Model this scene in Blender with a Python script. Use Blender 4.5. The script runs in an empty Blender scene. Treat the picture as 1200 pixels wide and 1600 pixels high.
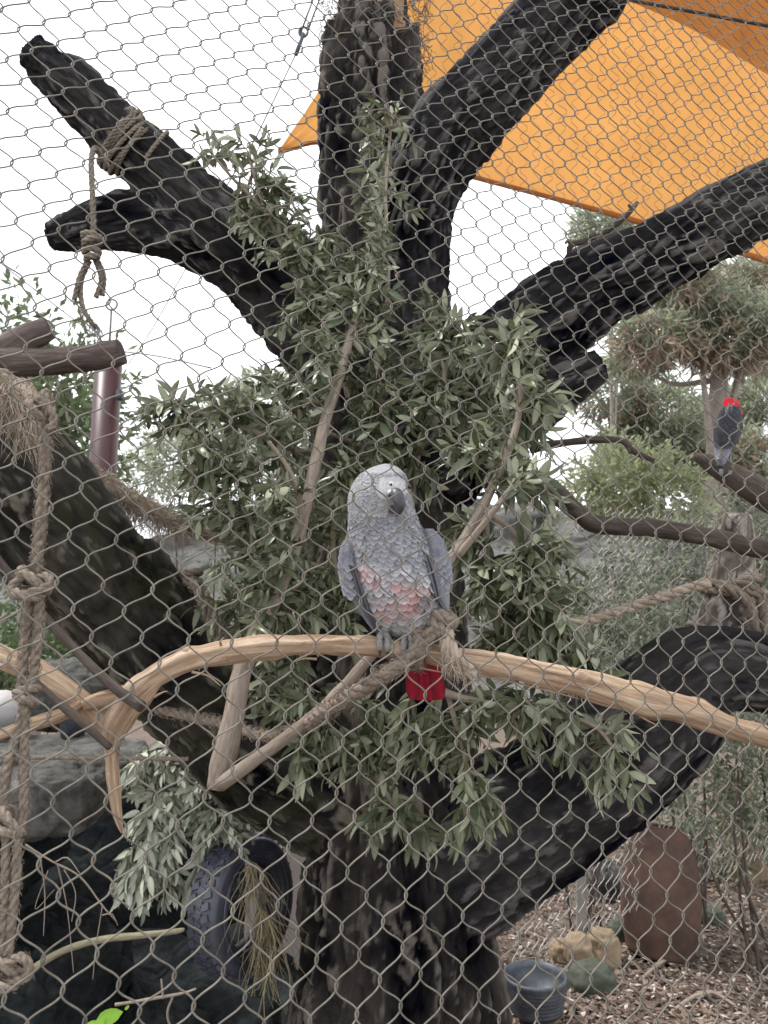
import bpy, math, random
import numpy as np
from mathutils import Matrix, Vector

random.seed(7)
RNG = np.random.default_rng(7)
SC = bpy.context.scene
COL = SC.collection
R = math.radians

# ------------------------------------------------------------------ camera
F = 1155.0                      # focal length in photograph pixels (1200 x 1600)
PITCH = R(8.0)
CAM = np.array([0.0, 0.0, 1.55])
FWD = np.array([0.0, math.cos(PITCH), math.sin(PITCH)])
UPV = np.array([0.0, -math.sin(PITCH), math.cos(PITCH)])
RGT = np.array([1.0, 0.0, 0.0])
cd = bpy.data.cameras.new('camera')
cam = bpy.data.objects.new('camera', cd)
COL.objects.link(cam)
cam.location = CAM
cam.rotation_euler = (math.pi / 2 + PITCH, 0, 0)
cd.sensor_fit = 'VERTICAL'
cd.sensor_height = 36.0
cd.lens = F * 36.0 / 1600.0
cd.clip_start = 0.02
cd.clip_end = 2000
SC.camera = cam
cd.dof.use_dof = True                 # a phone lens focused on the bird
cd.dof.focus_distance = 1.0
cd.dof.aperture_fstop = 13

# ------------------------------------------------------------------ sky, sun, exposure
SUN_EL, SUN_AZ = R(62), R(-72)
world = bpy.data.worlds.new('World')
SC.world = world
world.use_nodes = True
wn, wl = world.node_tree.nodes, world.node_tree.links
wn.clear()
sky = wn.new('ShaderNodeTexSky')
sky.sky_type = 'NISHITA'
sky.sun_disc = False
sky.sun_elevation = SUN_EL
sky.sun_rotation = SUN_AZ
wtc = wn.new('ShaderNodeTexCoord')
wno = wn.new('ShaderNodeTexNoise')
wno.inputs['Scale'].default_value = 2.2
wno.inputs['Detail'].default_value = 5
wl.new(wtc.outputs['Generated'], wno.inputs['Vector'])
wcr = wn.new('ShaderNodeValToRGB')          # an even layer of cloud
wcr.color_ramp.elements[0].position = 0.3
wcr.color_ramp.elements[0].color = (8.1, 8.4, 8.8, 1)
wcr.color_ramp.elements[1].position = 0.7
wcr.color_ramp.elements[1].color = (10.2, 10.4, 10.7, 1)
wl.new(wno.outputs['Fac'], wcr.inputs['Fac'])
wmx = wn.new('ShaderNodeMixRGB')
wmx.inputs['Fac'].default_value = 0.93
wl.new(sky.outputs['Color'], wmx.inputs['Color1'])
wl.new(wcr.outputs['Color'], wmx.inputs['Color2'])
wbg = wn.new('ShaderNodeBackground')
wbg.inputs['Strength'].default_value = 0.08
wl.new(wmx.outputs['Color'], wbg.inputs['Color'])
wo = wn.new('ShaderNodeOutputWorld')
wl.new(wbg.outputs['Background'], wo.inputs['Surface'])

sd = bpy.data.lights.new('sun', 'SUN')
sd.energy = 1.5
sd.angle = R(11)
sd.color = (1.0, 0.97, 0.92)
sun = bpy.data.objects.new('sun', sd)
COL.objects.link(sun)
sdir = Vector((math.sin(SUN_AZ) * math.cos(SUN_EL), math.cos(SUN_AZ) * math.cos(SUN_EL), math.sin(SUN_EL)))
sun.rotation_euler = (-sdir).to_track_quat('-Z', 'Y').to_euler()
sun.location = (0, 0, 12)

SC.view_settings.view_transform = 'Standard'
SC.view_settings.look = 'None'
SC.view_settings.gamma = 1
SC.view_settings.use_curve_mapping = False
SC.view_settings.exposure = 1.4
SC.render.engine = 'CYCLES'
SC.cycles.use_denoising = True
SC.cycles.max_bounces = 6
SC.cycles.transparent_max_bounces = 8


# ------------------------------------------------------------------ helpers: geometry
def W(px, py, Z):
    return CAM + FWD * Z + RGT * ((px - 600) * Z / F) + UPV * ((800 - py) * Z / F)


def proj(p):
    d = np.asarray(p, float) - CAM
    z = d @ FWD
    return 600 + F * (d @ RGT) / z, 800 - F * (d @ UPV) / z, z


def vnoise(p, seed=0):
    """smooth value noise in 0..1, p is (N,3)"""
    p = np.asarray(p, float)
    i = np.floor(p).astype(np.int64)
    f = p - i
    f = f * f * f * (f * (f * 6 - 15) + 10)

    def h(a, b, c):
        n = (a * 374761393 + b * 668265263 + c * 2147483647 + seed * 1274126177) & 0xFFFFFFFF
        n = ((n ^ (n >> 13)) * 1274126177) & 0xFFFFFFFF
        n = ((n ^ (n >> 16)) * 2246822519) & 0xFFFFFFFF
        return ((n ^ (n >> 15)) & 0xFFFFFF) / float(0xFFFFFF)
    x, y, z = i[:, 0], i[:, 1], i[:, 2]
    fx, fy, fz = f[:, 0], f[:, 1], f[:, 2]
    out = 0
    for dx in (0, 1):
        for dy in (0, 1):
            for dz in (0, 1):
                w = (fx if dx else 1 - fx) * (fy if dy else 1 - fy) * (fz if dz else 1 - fz)
                out = out + w * h(x + dx, y + dy, z + dz)
    return out


def fbm(p, octs=4, seed=0):
    a, s, t = 1.0, 0, 0
    p = np.asarray(p, float)
    for k in range(octs):
        s = s + a * vnoise(p, seed + k * 17)
        t += a
        p = p * 2.03 + 11.3
        a *= 0.5
    return s / t


class MB:
    """collects vertices and faces, linked later as one mesh"""

    def __init__(s):
        s.v, s.q, s.t, s.n = [], [], [], 0
        s.att = []
        s.col = []
        s.qm, s.tm = [], []

    def add(s, v, q=None, t=None, att=None, col=None, mi=0):
        v = np.asarray(v, float)
        s.v.append(v)
        if q is not None and len(q):
            q = np.asarray(q)
            s.q.append(q + s.n)
            s.qm.append(np.full(len(q), mi))
        if t is not None and len(t):
            t = np.asarray(t)
            s.t.append(t + s.n)
            s.tm.append(np.full(len(t), mi))
        s.att.append(np.zeros((len(v), 3)) if att is None else np.asarray(att, float))
        if col is None:
            col = np.full((len(v), 3), 0.5)
        else:
            col = np.asarray(col, float)
            if col.ndim == 1:
                col = np.tile(col, (len(v), 1))
        s.col.append(col)
        s.n += len(v)

    def mesh(s, name, mats, origin=(0, 0, 0), smooth=True):
        v = np.concatenate(s.v) - np.asarray(origin)
        q = np.concatenate(s.q) if s.q else np.zeros((0, 4), int)
        t = np.concatenate(s.t) if s.t else np.zeros((0, 3), int)
        me = bpy.data.meshes.new(name)
        me.vertices.add(len(v))
        me.vertices.foreach_set('co', v.astype(np.float32).ravel())
        nl = len(q) * 4 + len(t) * 3
        me.loops.add(nl)
        me.loops.foreach_set('vertex_index', np.concatenate([q.ravel(), t.ravel()]).astype(np.int32))
        me.polygons.add(len(q) + len(t))
        st = np.concatenate([np.arange(len(q)) * 4, len(q) * 4 + np.arange(len(t)) * 3])
        me.polygons.foreach_set('loop_start', st.astype(np.int32))
        mi = np.concatenate(s.qm + s.tm) if (s.qm or s.tm) else np.zeros(0)
        me.polygons.foreach_set('material_index', mi.astype(np.int32))
        me.polygons.foreach_set('use_smooth', np.full(len(q) + len(t), smooth))
        me.update(calc_edges=True)
        a = me.attributes.new('co_len', 'FLOAT_VECTOR', 'POINT')
        a.data.foreach_set('vector', np.concatenate(s.att).astype(np.float32).ravel())
        c = me.attributes.new('tint', 'FLOAT_COLOR', 'POINT')
        cc = np.concatenate([np.concatenate(s.col), np.ones((len(v), 1))], 1)
        c.data.foreach_set('color', cc.astype(np.float32).ravel())
        for m in (mats if isinstance(mats, (list, tuple)) else [mats]):
            me.materials.append(m)
        me.validate()
        return me


def link(name, data, parent=None, loc=None):
    o = bpy.data.objects.new(name, data)
    COL.objects.link(o)
    if parent is not None:
        o.parent = parent
    if loc is not None:
        o.location = loc
    return o


def tag(o, label=None, cat=None, group=None, kind=None):
    if label:
        o['label'] = label
    if cat:
        o['category'] = cat
    if group:
        o['group'] = group
    if kind:
        o['kind'] = kind
    return o


def thing(name, label, cat, loc, group=None):
    return tag(link(name, None, None, tuple(loc)), label, cat, group)


def part(name, mb, mats, parent, smooth=True, kind=None, label=None):
    o = link(name, mb.mesh(name, mats, parent.location, smooth), parent)
    return tag(o, label, None, None, kind)


def single(name, mb, mats, label, cat, group=None, kind=None, smooth=True, origin=None):
    v = np.concatenate(mb.v)
    if origin is None:
        origin = np.array([v[:, 0].mean(), v[:, 1].mean(), v[:, 2].min()])
    o = link(name, mb.mesh(name, mats, origin, smooth), None, tuple(origin))
    return tag(o, label, cat, group, kind)


def spline(P, step=None, n=None):
    """Catmull-Rom through rows of P (any number of columns), first three are the place"""
    P = np.asarray(P, float)
    if len(P) == 2:
        P = np.array([P[0], (P[0] + P[1]) / 2, P[1]])
    Q = np.vstack([2 * P[0] - P[1], P, 2 * P[-1] - P[-2]])
    out = []
    for i in range(len(P) - 1):
        a, b, c, d = Q[i:i + 4]
        L = np.linalg.norm((c - b)[:3])
        m = max(2, int(math.ceil(L / step))) if step else n
        t = np.linspace(0, 1, m, endpoint=False)[:, None]
        out.append(0.5 * (2 * b + (c - a) * t + (2 * a - 5 * b + 4 * c - d) * t ** 2 + (3 * b - a - 3 * c + d) * t ** 3))
    out.append(P[-1:])
    return np.vstack(out)


def frames(p):
    t = np.gradient(p, axis=0)
    t /= np.linalg.norm(t, axis=1)[:, None] + 1e-12
    ref = np.array([0, 0, 1.0]) if abs(t[0][2]) < 0.9 else np.array([1.0, 0, 0])
    n = np.cross(t[0], ref)
    n /= np.linalg.norm(n)
    N = [n]
    for k in range(1, len(p)):
        n = N[-1] - t[k] * np.dot(N[-1], t[k])
        n /= np.linalg.norm(n) + 1e-12
        N.append(n)
    N = np.array(N)
    return t, N, np.cross(t, N)


def tube(mb, p, r, segs=8, disp=None, cap0=True, cap1=True, col=None, mi=0, seed=0.0, capnoise=0.0):
    """swept tube; disp(c, r) gives an outward offset from straightened coordinates c"""
    p = np.asarray(p, float)
    r = np.broadcast_to(np.asarray(r, float), (len(p),))
    t, N, B = frames(p)
    s = np.concatenate([[0], np.cumsum(np.linalg.norm(np.diff(p, axis=0), axis=1))])
    th = np.arange(segs) / segs * 2 * math.pi
    cs, sn = np.cos(th), np.sin(th)
    dirs = N[:, None, :] * cs[None, :, None] + B[:, None, :] * sn[None, :, None]
    rr = np.repeat(r[:, None], segs, 1)
    c = np.stack([rr * cs, rr * sn, np.repeat(s[:, None], segs, 1)], -1) + seed
    if disp is not None:
        d = disp(c.reshape(-1, 3), rr.ravel()).reshape(rr.shape)
        rr = rr + d
        if hasattr(disp, 'ridge') and col is None:
            col = np.repeat(np.clip(disp.ridge, 0, 1)[:, None], 3, 1)
    v = p[:, None, :] + dirs * rr[:, :, None]
    n = len(p)
    i = np.arange(n - 1)[:, None] * segs
    j = np.arange(segs)[None, :]
    k = (np.arange(segs)[None, :] + 1) % segs
    q = np.stack([i + j, i + k, i + segs + k, i + segs + j], -1).reshape(-1, 4)
    v = v.reshape(-1, 3)
    att = c.reshape(-1, 3)
    tris = []
    extra, eatt = [], []
    for flag, base, idx, sign in ((cap0, 0, 0, -1), (cap1, (n - 1) * segs, n - 1, 1)):
        if not flag:
            continue
        if capnoise:
            # ragged end: rings towards the centre
            m = 4
            prev = base + np.arange(segs)
            rim = v[prev]
            for a in range(1, m):
                w = 1 - a / m
                ring = p[idx] + (rim - p[idx]) * w
                nz = fbm(ring * 60 / max(r[idx] / 0.05, .3) + seed, 3) - 0.5
                ring = ring + t[idx] * sign * (nz[:, None] * capnoise + (1 - w) * capnoise * 0.25)
                st = len(v) + sum(len(e) for e in extra)
                extra.append(ring)
                eatt.append(att[prev % len(att)] * 0 + att[base:base + segs] * [w, w, 1])
                cur = st + np.arange(segs)
                nx = np.roll(np.arange(segs), -1)
                qq = np.stack([prev, prev[nx], cur[nx], cur], -1)
                q = np.vstack([q, qq if sign > 0 else qq[:, ::-1]])
                prev = cur
            st = len(v) + sum(len(e) for e in extra)
            extra.append(p[idx][None] + t[idx] * sign * capnoise * 0.2)
            eatt.append(att[base:base + 1])
            nx = np.roll(np.arange(segs), -1)
            tt = np.stack([prev, prev[nx], np.full(segs, st)], -1)
        else:
            st = len(v) + sum(len(e) for e in extra)
            extra.append(p[idx][None] + t[idx] * sign * r[idx] * 0.15)
            eatt.append(att[base:base + 1])
            prev = base + np.arange(segs)
            nx = np.roll(np.arange(segs), -1)
            tt = np.stack([prev, prev[nx], np.full(segs, st)], -1)
        tris.append(tt if sign > 0 else tt[:, ::-1])
    if extra:
        v = np.vstack([v] + extra)
        att = np.vstack([att] + eatt)
        if col is not None and np.ndim(col) == 2:
            col = np.vstack([col, np.full((len(v) - len(col), 3), .45)])
    mb.add(v, q, np.vstack(tris) if tris else None, att, col, mi)
    return s[-1]


def PX(path):
    """rows (px, py, Z, rpx) -> rows (x, y, z, radius in m)"""
    return np.array([list(W(a, b, c)) + [d * c / F] for a, b, c, d in path])


def ptube(mb, path, segs=10, step=0.02, **k):
    s = spline(PX(path), step=step)
    tube(mb, s[:, :3], np.maximum(s[:, 3], 0.0006), segs, **k)
    return s


def bark_disp(amp, k=18.0, along=0.16, lump=0.35, seed=0):
    def f(c, r):
        w1 = (fbm(c * [k * .5, k * .5, k * .22] + 3.1, 3, seed + 5) - .5) * 2.6
        w2 = (fbm(c * [k * .5, k * .5, k * .22] + 8.7, 3, seed + 6) - .5) * 2.6
        q = c * [k, k, k * along] + np.stack([w1, w2, w1 * .6], 1)
        a = 1 - np.abs(2 * vnoise(q, seed) - 1)
        b = 1 - np.abs(2 * vnoise(q * [2.1, 2.1, 2.8] + 7, seed + 1) - 1)
        e = 1 - np.abs(2 * vnoise(q * [4.3, 4.3, 7] + 3, seed + 8) - 1)
        tr = (1 - np.abs(2 * vnoise(c * [k * .3, k * .3, k * .5] + np.stack([w2, w1, w2], 1), seed + 9) - 1)) ** 8
        iso = fbm(c * k * 2.0, 3, seed + 12) - .5
        big = fbm(c * [k * .14, k * .14, k * .09], 3, seed + 2) - 0.5
        f.ridge = np.clip(1.12 - a ** 3 * .75 - b ** 2 * .5 - e ** 2 * .4 - tr * .5 + iso * .8, 0, 1)
        return 1.6 * amp * (-(a ** 2.5) - (b ** 2) * .5 - (e ** 2) * .3 - tr * .6 + iso * .75 + .5) + r * lump * 1.3 * big
    return f


def ellipsoid(mb, c, rad, nu=24, nv=16, disp=None, power=1.0, rot=None, col=None, mi=0):
    u = np.arange(nu) / nu * 2 * math.pi
    vv = np.linspace(-math.pi / 2, math.pi / 2, nv)[1:-1]

    def sp(x):
        return np.sign(x) * np.abs(x) ** power
    cu, su = sp(np.cos(u)), sp(np.sin(u))
    cv, sv = sp(np.cos(vv)), sp(np.sin(vv))
    v = np.stack([cv[:, None] * cu, cv[:, None] * su, np.repeat(sv[:, None], nu, 1)], -1).reshape(-1, 3)
    v = np.vstack([v, [[0, 0, -1]], [[0, 0, 1]]])
    nrm = v / (np.linalg.norm(v, axis=1)[:, None] + 1e-9)
    v = v * np.asarray(rad)
    if disp is not None:
        v = v + nrm * disp(v)[:, None]
    if rot is not None:
        v = v @ np.array(rot).T
    m = len(vv)
    i = np.arange(m - 1)[:, None] * nu
    j = np.arange(nu)[None]
    k = (np.arange(nu)[None] + 1) % nu
    q = np.stack([i + j, i + k, i + nu + k, i + nu + j], -1).reshape(-1, 4)
    jj, kk = np.arange(nu), (np.arange(nu) + 1) % nu
    t = np.vstack([np.stack([kk, jj, np.full(nu, m * nu)], -1),
                   np.stack([(m - 1) * nu + jj, (m - 1) * nu + kk, np.full(nu, m * nu + 1)], -1)])
    mb.add(v + np.asarray(c), q, t, v, col, mi)


def box(mb, c, half, rot=None, col=None, mi=0, bev=0.12):
    """a box with chamfered edges"""
    h = np.asarray(half, float)
    b = min(h) * bev
    v, idx = [], {}
    for sx in (-1, 1):
        for sy in (-1, 1):
            for sz in (-1, 1):
                for ax in range(3):
                    p = np.array([sx, sy, sz]) * h
                    o = np.array([sx, sy, sz]) * b
                    o[ax] = 0
                    idx[(sx, sy, sz, ax)] = len(v)
                    v.append(p - o)
    q, t = [], []
    for ax in range(3):
        a1, a2 = (ax + 1) % 3, (ax + 2) % 3
        for s in (-1, 1):
            f = []
            for e1, e2 in ((-1, -1), (1, -1), (1, 1), (-1, 1)):
                k = [0, 0, 0]
                k[ax], k[a1], k[a2] = s, e1, e2
                f.append(idx[(k[0], k[1], k[2], ax)])
            q.append(f if s > 0 else f[::-1])
        for e1 in (-1, 1):
            for e2 in (-1, 1):
                f = []
                for s, w in ((-1, a1), (1, a1), (1, a2), (-1, a2)):
                    k = [0, 0, 0]
                    k[ax], k[a1], k[a2] = s, e1, e2
                    f.append(idx[(k[0], k[1], k[2], w)])
                q.append(f if e1 * e2 < 0 else f[::-1])
    for sx in (-1, 1):
        for sy in (-1, 1):
            for sz in (-1, 1):
                f = [idx[(sx, sy, sz, a)] for a in range(3)]
                t.append(f if sx * sy * sz > 0 else f[::-1])
    v = np.array(v)
    if rot is not None:
        v = v @ np.array(rot).T
    mb.add(v + np.asarray(c), q, t, v, col, mi)


def norm(v):
    v = np.asarray(v, float)
    return v / (np.linalg.norm(v) + 1e-12)


# ------------------------------------------------------------------ helpers: materials
class NT:
    def __init__(s, name):
        s.m = bpy.data.materials.new(name)
        s.m.use_nodes = True
        s.n, s.l = s.m.node_tree.nodes, s.m.node_tree.links
        s.b = s.n['Principled BSDF']

    def node(s, typ, **kw):
        n = s.n.new(typ)
        for k, v in kw.items():
            if k in n.inputs:
                if hasattr(v, 'is_output'):
                    s.l.new(v, n.inputs[k])
                else:
                    n.inputs[k].default_value = v
            else:
                setattr(n, k, v)
        return n

    def attr(s, name, out='Vector'):
        return s.node('ShaderNodeAttribute', attribute_name=name).outputs[out]

    def obj(s):
        return s.node('ShaderNodeTexCoord').outputs['Object']

    def map(s, vec, scale):
        n = s.node('ShaderNodeMapping')
        s.l.new(vec, n.inputs['Vector'])
        n.inputs['Scale'].default_value = scale
        return n.outputs['Vector']

    def noise(s, vec, scale, detail=6, rough=0.6, dist=0.0):
        n = s.node('ShaderNodeTexNoise')
        s.l.new(vec, n.inputs['Vector'])
        n.inputs['Scale'].default_value = scale
        n.inputs['Detail'].default_value = detail
        n.inputs['Roughness'].default_value = rough
        n.inputs['Distortion'].default_value = dist
        return n.outputs['Fac']

    def ramp(s, fac, stops):
        n = s.node('ShaderNodeValToRGB')
        el = n.color_ramp.elements
        while len(el) < len(stops):
            el.new(0.5)
        for e, (p, c) in zip(el, stops):
            e.position = p
            e.color = (*c, 1) if len(c) == 3 else c
        s.l.new(fac, n.inputs['Fac'])
        return n.outputs['Color']

    def mix(s, fac, a, b, blend='MIX'):
        n = s.node('ShaderNodeMixRGB', blend_type=blend)
        for k, v in (('Fac', fac), ('Color1', a), ('Color2', b)):
            if hasattr(v, 'is_output'):
                s.l.new(v, n.inputs[k])
            else:
                n.inputs[k].default_value = v if k == 'Fac' else (*v, 1)
        return n.outputs['Color']

    def bump(s, h, strength=0.5, dist=0.01):
        n = s.node('ShaderNodeBump')
        n.inputs['Strength'].default_value = strength
        n.inputs['Distance'].default_value = dist
        s.l.new(h, n.inputs['Height'])
        s.l.new(n.outputs['Normal'], s.b.inputs['Normal'])

    def out(s, color, rough=0.8, spec=0.3, metal=0.0):
        for k, v in (('Base Color', color), ('Roughness', rough), ('Metallic', metal), ('Specular IOR Level', spec)):
            if hasattr(v, 'is_output'):
                s.l.new(v, s.b.inputs[k])
            else:
                s.b.inputs[k].default_value = (*v, 1) if k == 'Base Color' else v
        return s.m


def mat_bark(name, dark, mid, light, k=1.0, moss=None, rough=0.85, ridged=False):
    m = NT(name)
    c = m.attr('co_len')
    st = m.map(c, (24 * k, 24 * k, (9.0 if ridged else 3.2) * k))
    n1 = m.noise(st, 1.6, 8, .65, .6)
    n2 = m.noise(m.map(c, (6 * k, 6 * k, 3 * k)), 1.0, 5)
    if ridged:
        f_ = m.mix(.62, n1, m.attr('tint', 'Color'))
        col = m.ramp(f_, [(.33, dark), (.50, mid), (.70, light)])
    else:
        col = m.ramp(n1, [(.3, dark), (.52, mid), (.72, light)])
    col = m.mix(m.ramp(n2, [(.35, (0, 0, 0)), (.7, (1, 1, 1))]), col, m.mix(.5, col, light))
    if moss:
        col = m.mix(m.ramp(m.noise(c, 9 * k, 6), [(.5, (0, 0, 0)), (.68, (.8, .8, .8))]), col, moss)
    m.bump(m.noise(st, 3.0, 10, .75, .4), 1.0, .02 / k)
    return m.out(col, rough, .015 if ridged else .15)


def mat_plain(name, col, col2=None, scale=30, rough=.7, spec=.3, metal=0, bump=.2, bdist=.003, use='obj', stretch=None):
    m = NT(name)
    c = m.obj() if use == 'obj' else m.attr('co_len')
    if stretch:
        c = m.map(c, stretch)
    n = m.noise(c, scale, 7, .62)
    cc = m.ramp(n, [(.3, col), (.7, col2 or tuple(x * .7 for x in col))])
    if bump:
        m.bump(m.noise(c, scale * 2.3, 6, .65), bump, bdist)
    return m.out(cc, rough, spec, metal)


def mat_leaf(name, base, var, rough=.5, trans=.25):
    m = NT(name)
    r = m.node('ShaderNodeObjectInfo').outputs['Random']
    t = m.attr('tint', 'Color')
    c = m.ramp(r, [(0, base), (1, var)])
    c = m.mix(m.noise(m.obj(), 60, 3), c, tuple(x * .7 for x in base))
    c = m.mix(1.0, c, t, 'MULTIPLY')
    c = m.mix(1.0, c, (2, 2, 2), 'MULTIPLY')
    m.out(c, rough, .45)
    tr = m.node('ShaderNodeBsdfTranslucent')
    m.l.new(c, tr.inputs['Color'])
    mx = m.node('ShaderNodeMixShader')
    mx.inputs['Fac'].default_value = trans
    m.l.new(m.b.outputs['BSDF'], mx.inputs[1])
    m.l.new(tr.outputs['BSDF'], mx.inputs[2])
    m.l.new(mx.outputs['Shader'], m.n['Material Output'].inputs['Surface'])
    return m.m


def mat_tint(name, rough=.7, spec=.25, fine=220, amt=.25, sheen=0.0):
    m = NT(name)
    t = m.attr('tint', 'Color')
    n = m.noise(m.obj(), fine, 4)
    c = m.mix(amt, t, m.ramp(n, [(.3, (.05, .05, .05)), (.7, (.9, .9, .9))]), 'OVERLAY')
    c = m.mix(1.0, c, (1.15, 1.15, 1.15), 'MULTIPLY')
    m.bump(n, .15, .001)
    return m.out(c, rough, spec)


M = {}
M['bark'] = mat_bark('dark_bark', (.002, .0026, .007), (.0075, .008, .014), (.15, .138, .13), ridged=True)  # navy of shade put into dark and mid stops, likewise trunk and log
M['bark_trunk'] = mat_bark('trunk_bark', (.002, .0024, .006), (.0105, .0105, .0145), (.18, .155, .132), .9, ridged=True)
M['bark_log'] = mat_bark('mossy_log_bark', (.002, .0026, .007), (.008, .0085, .014), (.23, .212, .17), 1.0, (.06, .062, .032), ridged=True)
M['bark_grey'] = mat_bark('grey_bark', (.08, .068, .062), (.26, .225, .20), (.45, .40, .355), 1.5, ridged=True)
M['log_smooth'] = mat_bark('smooth_log', (.05, .035, .032), (.13, .095, .085), (.27, .22, .20), 1.6)
M['stick'] = mat_bark('stick_bark', (.16, .12, .095), (.28, .225, .18), (.42, .35, .29), 4.0)
M['twig'] = mat_bark('twig_bark', (.13, .12, .075), (.24, .22, .14), (.36, .33, .23), 5.0)
M['dark_stick'] = mat_bark('dark_stick_bark', (.03, .024, .022), (.075, .058, .05), (.15, .12, .10), 3.0)


def mat_peeled():
    m = NT('peeled_wood')
    c = m.attr('co_len')
    st = m.map(c, (90, 90, 5))
    n1 = m.noise(st, 1.1, 9, .75, .5)
    n2 = m.noise(m.map(c, (20, 20, 9)), 1, 5)
    col = m.ramp(n1, [(.30, (.10, .06, .04)), (.43, (.31, .205, .135)), (.56, (.47, .345, .24)), (.72, (.66, .54, .41))])
    col = m.mix(m.ramp(n2, [(.55, (0, 0, 0)), (.75, (.75, .75, .75))]), col, (.26, .15, .09))
    n3 = m.noise(m.map(c, (38, 38, 24)), 1, 6, .7)
    col = m.mix(m.ramp(n3, [(.62, (0, 0, 0)), (.7, (.8, .8, .8))]), col, (.10, .062, .042))
    n4 = m.noise(m.map(c, (60, 60, 40)), 1, 4, .6)
    col = m.mix(m.ramp(n4, [(.69, (0, 0, 0)), (.74, (.7, .7, .7))]), col, (.72, .70, .66))
    m.bump(n1, 1.0, .006)
    return m.out(col, .8, .15)


M['peeled'] = mat_peeled()
M['leaf_top'] = mat_leaf('olive_leaf_upper', (.052, .070, .031), (.25, .27, .155), .30, .18)
M['leaf_under'] = mat_leaf('olive_leaf_under', (.29, .31, .20), (.46, .47, .34), .6, .18)
M['leaf_grey_top'] = mat_leaf('grey_leaf_upper', (.40, .42, .32), (.55, .56, .46), .6, .15)
M['leaf_grey_under'] = mat_leaf('grey_leaf_under', (.45, .47, .38), (.60, .61, .52), .7, .15)
M['leaf_green'] = mat_leaf('green_leaf', (.10, .14, .062), (.19, .235, .12), .55, .4)  # lightened a little, distance haze mixed into the leaf colour
M['leaf_yellow'] = mat_leaf('yellow_green_leaf', (.25, .29, .15), (.36, .385, .23), .6, .45)  # paled and greyed: haze put into the leaf colour
M['leaf_pine'] = mat_leaf('pine_leaf', (.33, .36, .245), (.47, .49, .37), .6, .5)  # washed out to carry the far haze in the needle colour
M['leaf_brown'] = mat_leaf('brown_leaf', (.27, .19, .13), (.36, .27, .20), .7, .2)
M['leaf_shrub'] = mat_leaf('shrub_leaf', (.19, .215, .145), (.32, .34, .25), .6, .25)
M['leaf_bright'] = mat_leaf('bright_leaf', (.30, .55, .05), (.36, .6, .08), .5, .4)
M['rope'] = mat_plain('rope_fibre', (.29, .235, .185), (.115, .092, .075), 160, .9, .1, 0, .6, .002)
M['rope_grey'] = mat_plain('weathered_rope', (.25, .21, .165), (.10, .085, .07), 140, .9, .1, 0, .6, .002)
M['fibre'] = mat_plain('loose_fibre', (.48, .40, .32), (.27, .21, .16), 60, .9, .1, 0, 0)
M['straw'] = mat_plain('dry_straw', (.30, .255, .16), (.17, .14, .085), 30, .8, .15, 0, 0)
M['wire'] = mat_plain('steel_wire', (.19, .172, .142), (.08, .069, .056), 45, .55, .3, .1, .1, .0005)
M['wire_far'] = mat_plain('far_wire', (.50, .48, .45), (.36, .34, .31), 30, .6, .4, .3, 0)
M['cable'] = mat_plain('steel_cable', (.16, .16, .14), (.08, .08, .07), 80, .5, .5, .6, 0)
M['dark_cable'] = mat_plain('dark_cable', (.02, .018, .016), (.03, .028, .025), 80, .7, .3, 0, 0)
M['maroon'] = mat_plain('maroon_paint', (.060, .022, .025), (.042, .015, .018), 12, .4, .3, 0, .05, .001)
M['board'] = mat_plain('sawn_board', (.36, .23, .13), (.22, .135, .075), 26, .8, .2, 0, .3, .002, stretch=(1, 1, .15))
M['plank_grey'] = mat_plain('grey_plank', (.27, .25, .23), (.16, .15, .14), 26, .85, .2, 0, .3, .002, stretch=(1, 1, .12))
M['rubber'] = mat_plain('worn_rubber', (.060, .064, .085), (.030, .032, .042), 40, .38, .5, 0, .25, .002)
M['tin'] = mat_plain('galvanised_tin', (.11, .12, .138), (.045, .05, .06), 25, .55, .35, .4, .1, .001)
M['dark_plastic'] = mat_plain('dark_plastic', (.012, .013, .018), (.02, .021, .027), 25, .5, .4, 0, .1, .001)
M['terracotta'] = mat_plain('terracotta', (.125, .073, .054), (.045, .031, .028), 7, .85, .2, 0, .3, .004)
M['panel'] = mat_plain('brightened_panel', (.44, .38, .35), (.34, .30, .28), 5, .8, .2, 0, .1, .002)  # base colour raised to stand in for light the recess lacks
M['beak'] = mat_plain('beak_horn', (.030, .030, .037), (.065, .063, .072), 90, .42, .4, 0, .1, .0005)
M['scaly'] = mat_plain('scaly_skin', (.12, .12, .125), (.26, .255, .255), 260, .7, .3, 0, .8, .0012)
M['claw'] = mat_plain('claw_horn', (.03, .03, .03), (.05, .05, .05), 90, .35, .5, 0, 0)
M['eye'] = mat_plain('eye_black', (.008, .008, .008), (.012, .012, .012), 50, .08, .6, 0, 0)
M['iris'] = mat_plain('pale_iris', (.62, .60, .50), (.5, .47, .38), 300, .3, .5, 0, 0)
M['feather'] = mat_tint('feathers')
M['stone_pale'] = mat_plain('pale_stone', (.42, .40, .40), (.30, .285, .28), 8, .8, .2, 0, .3, .006)
M['stone_tan'] = mat_plain('tan_stone', (.32, .245, .165), (.20, .15, .10), 12, .85, .2, 0, .4, .005)
M['stone_moss'] = mat_plain('mossy_stone', (.05, .065, .045), (.10, .10, .085), 12, .9, .2, 0, .4, .006)


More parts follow.
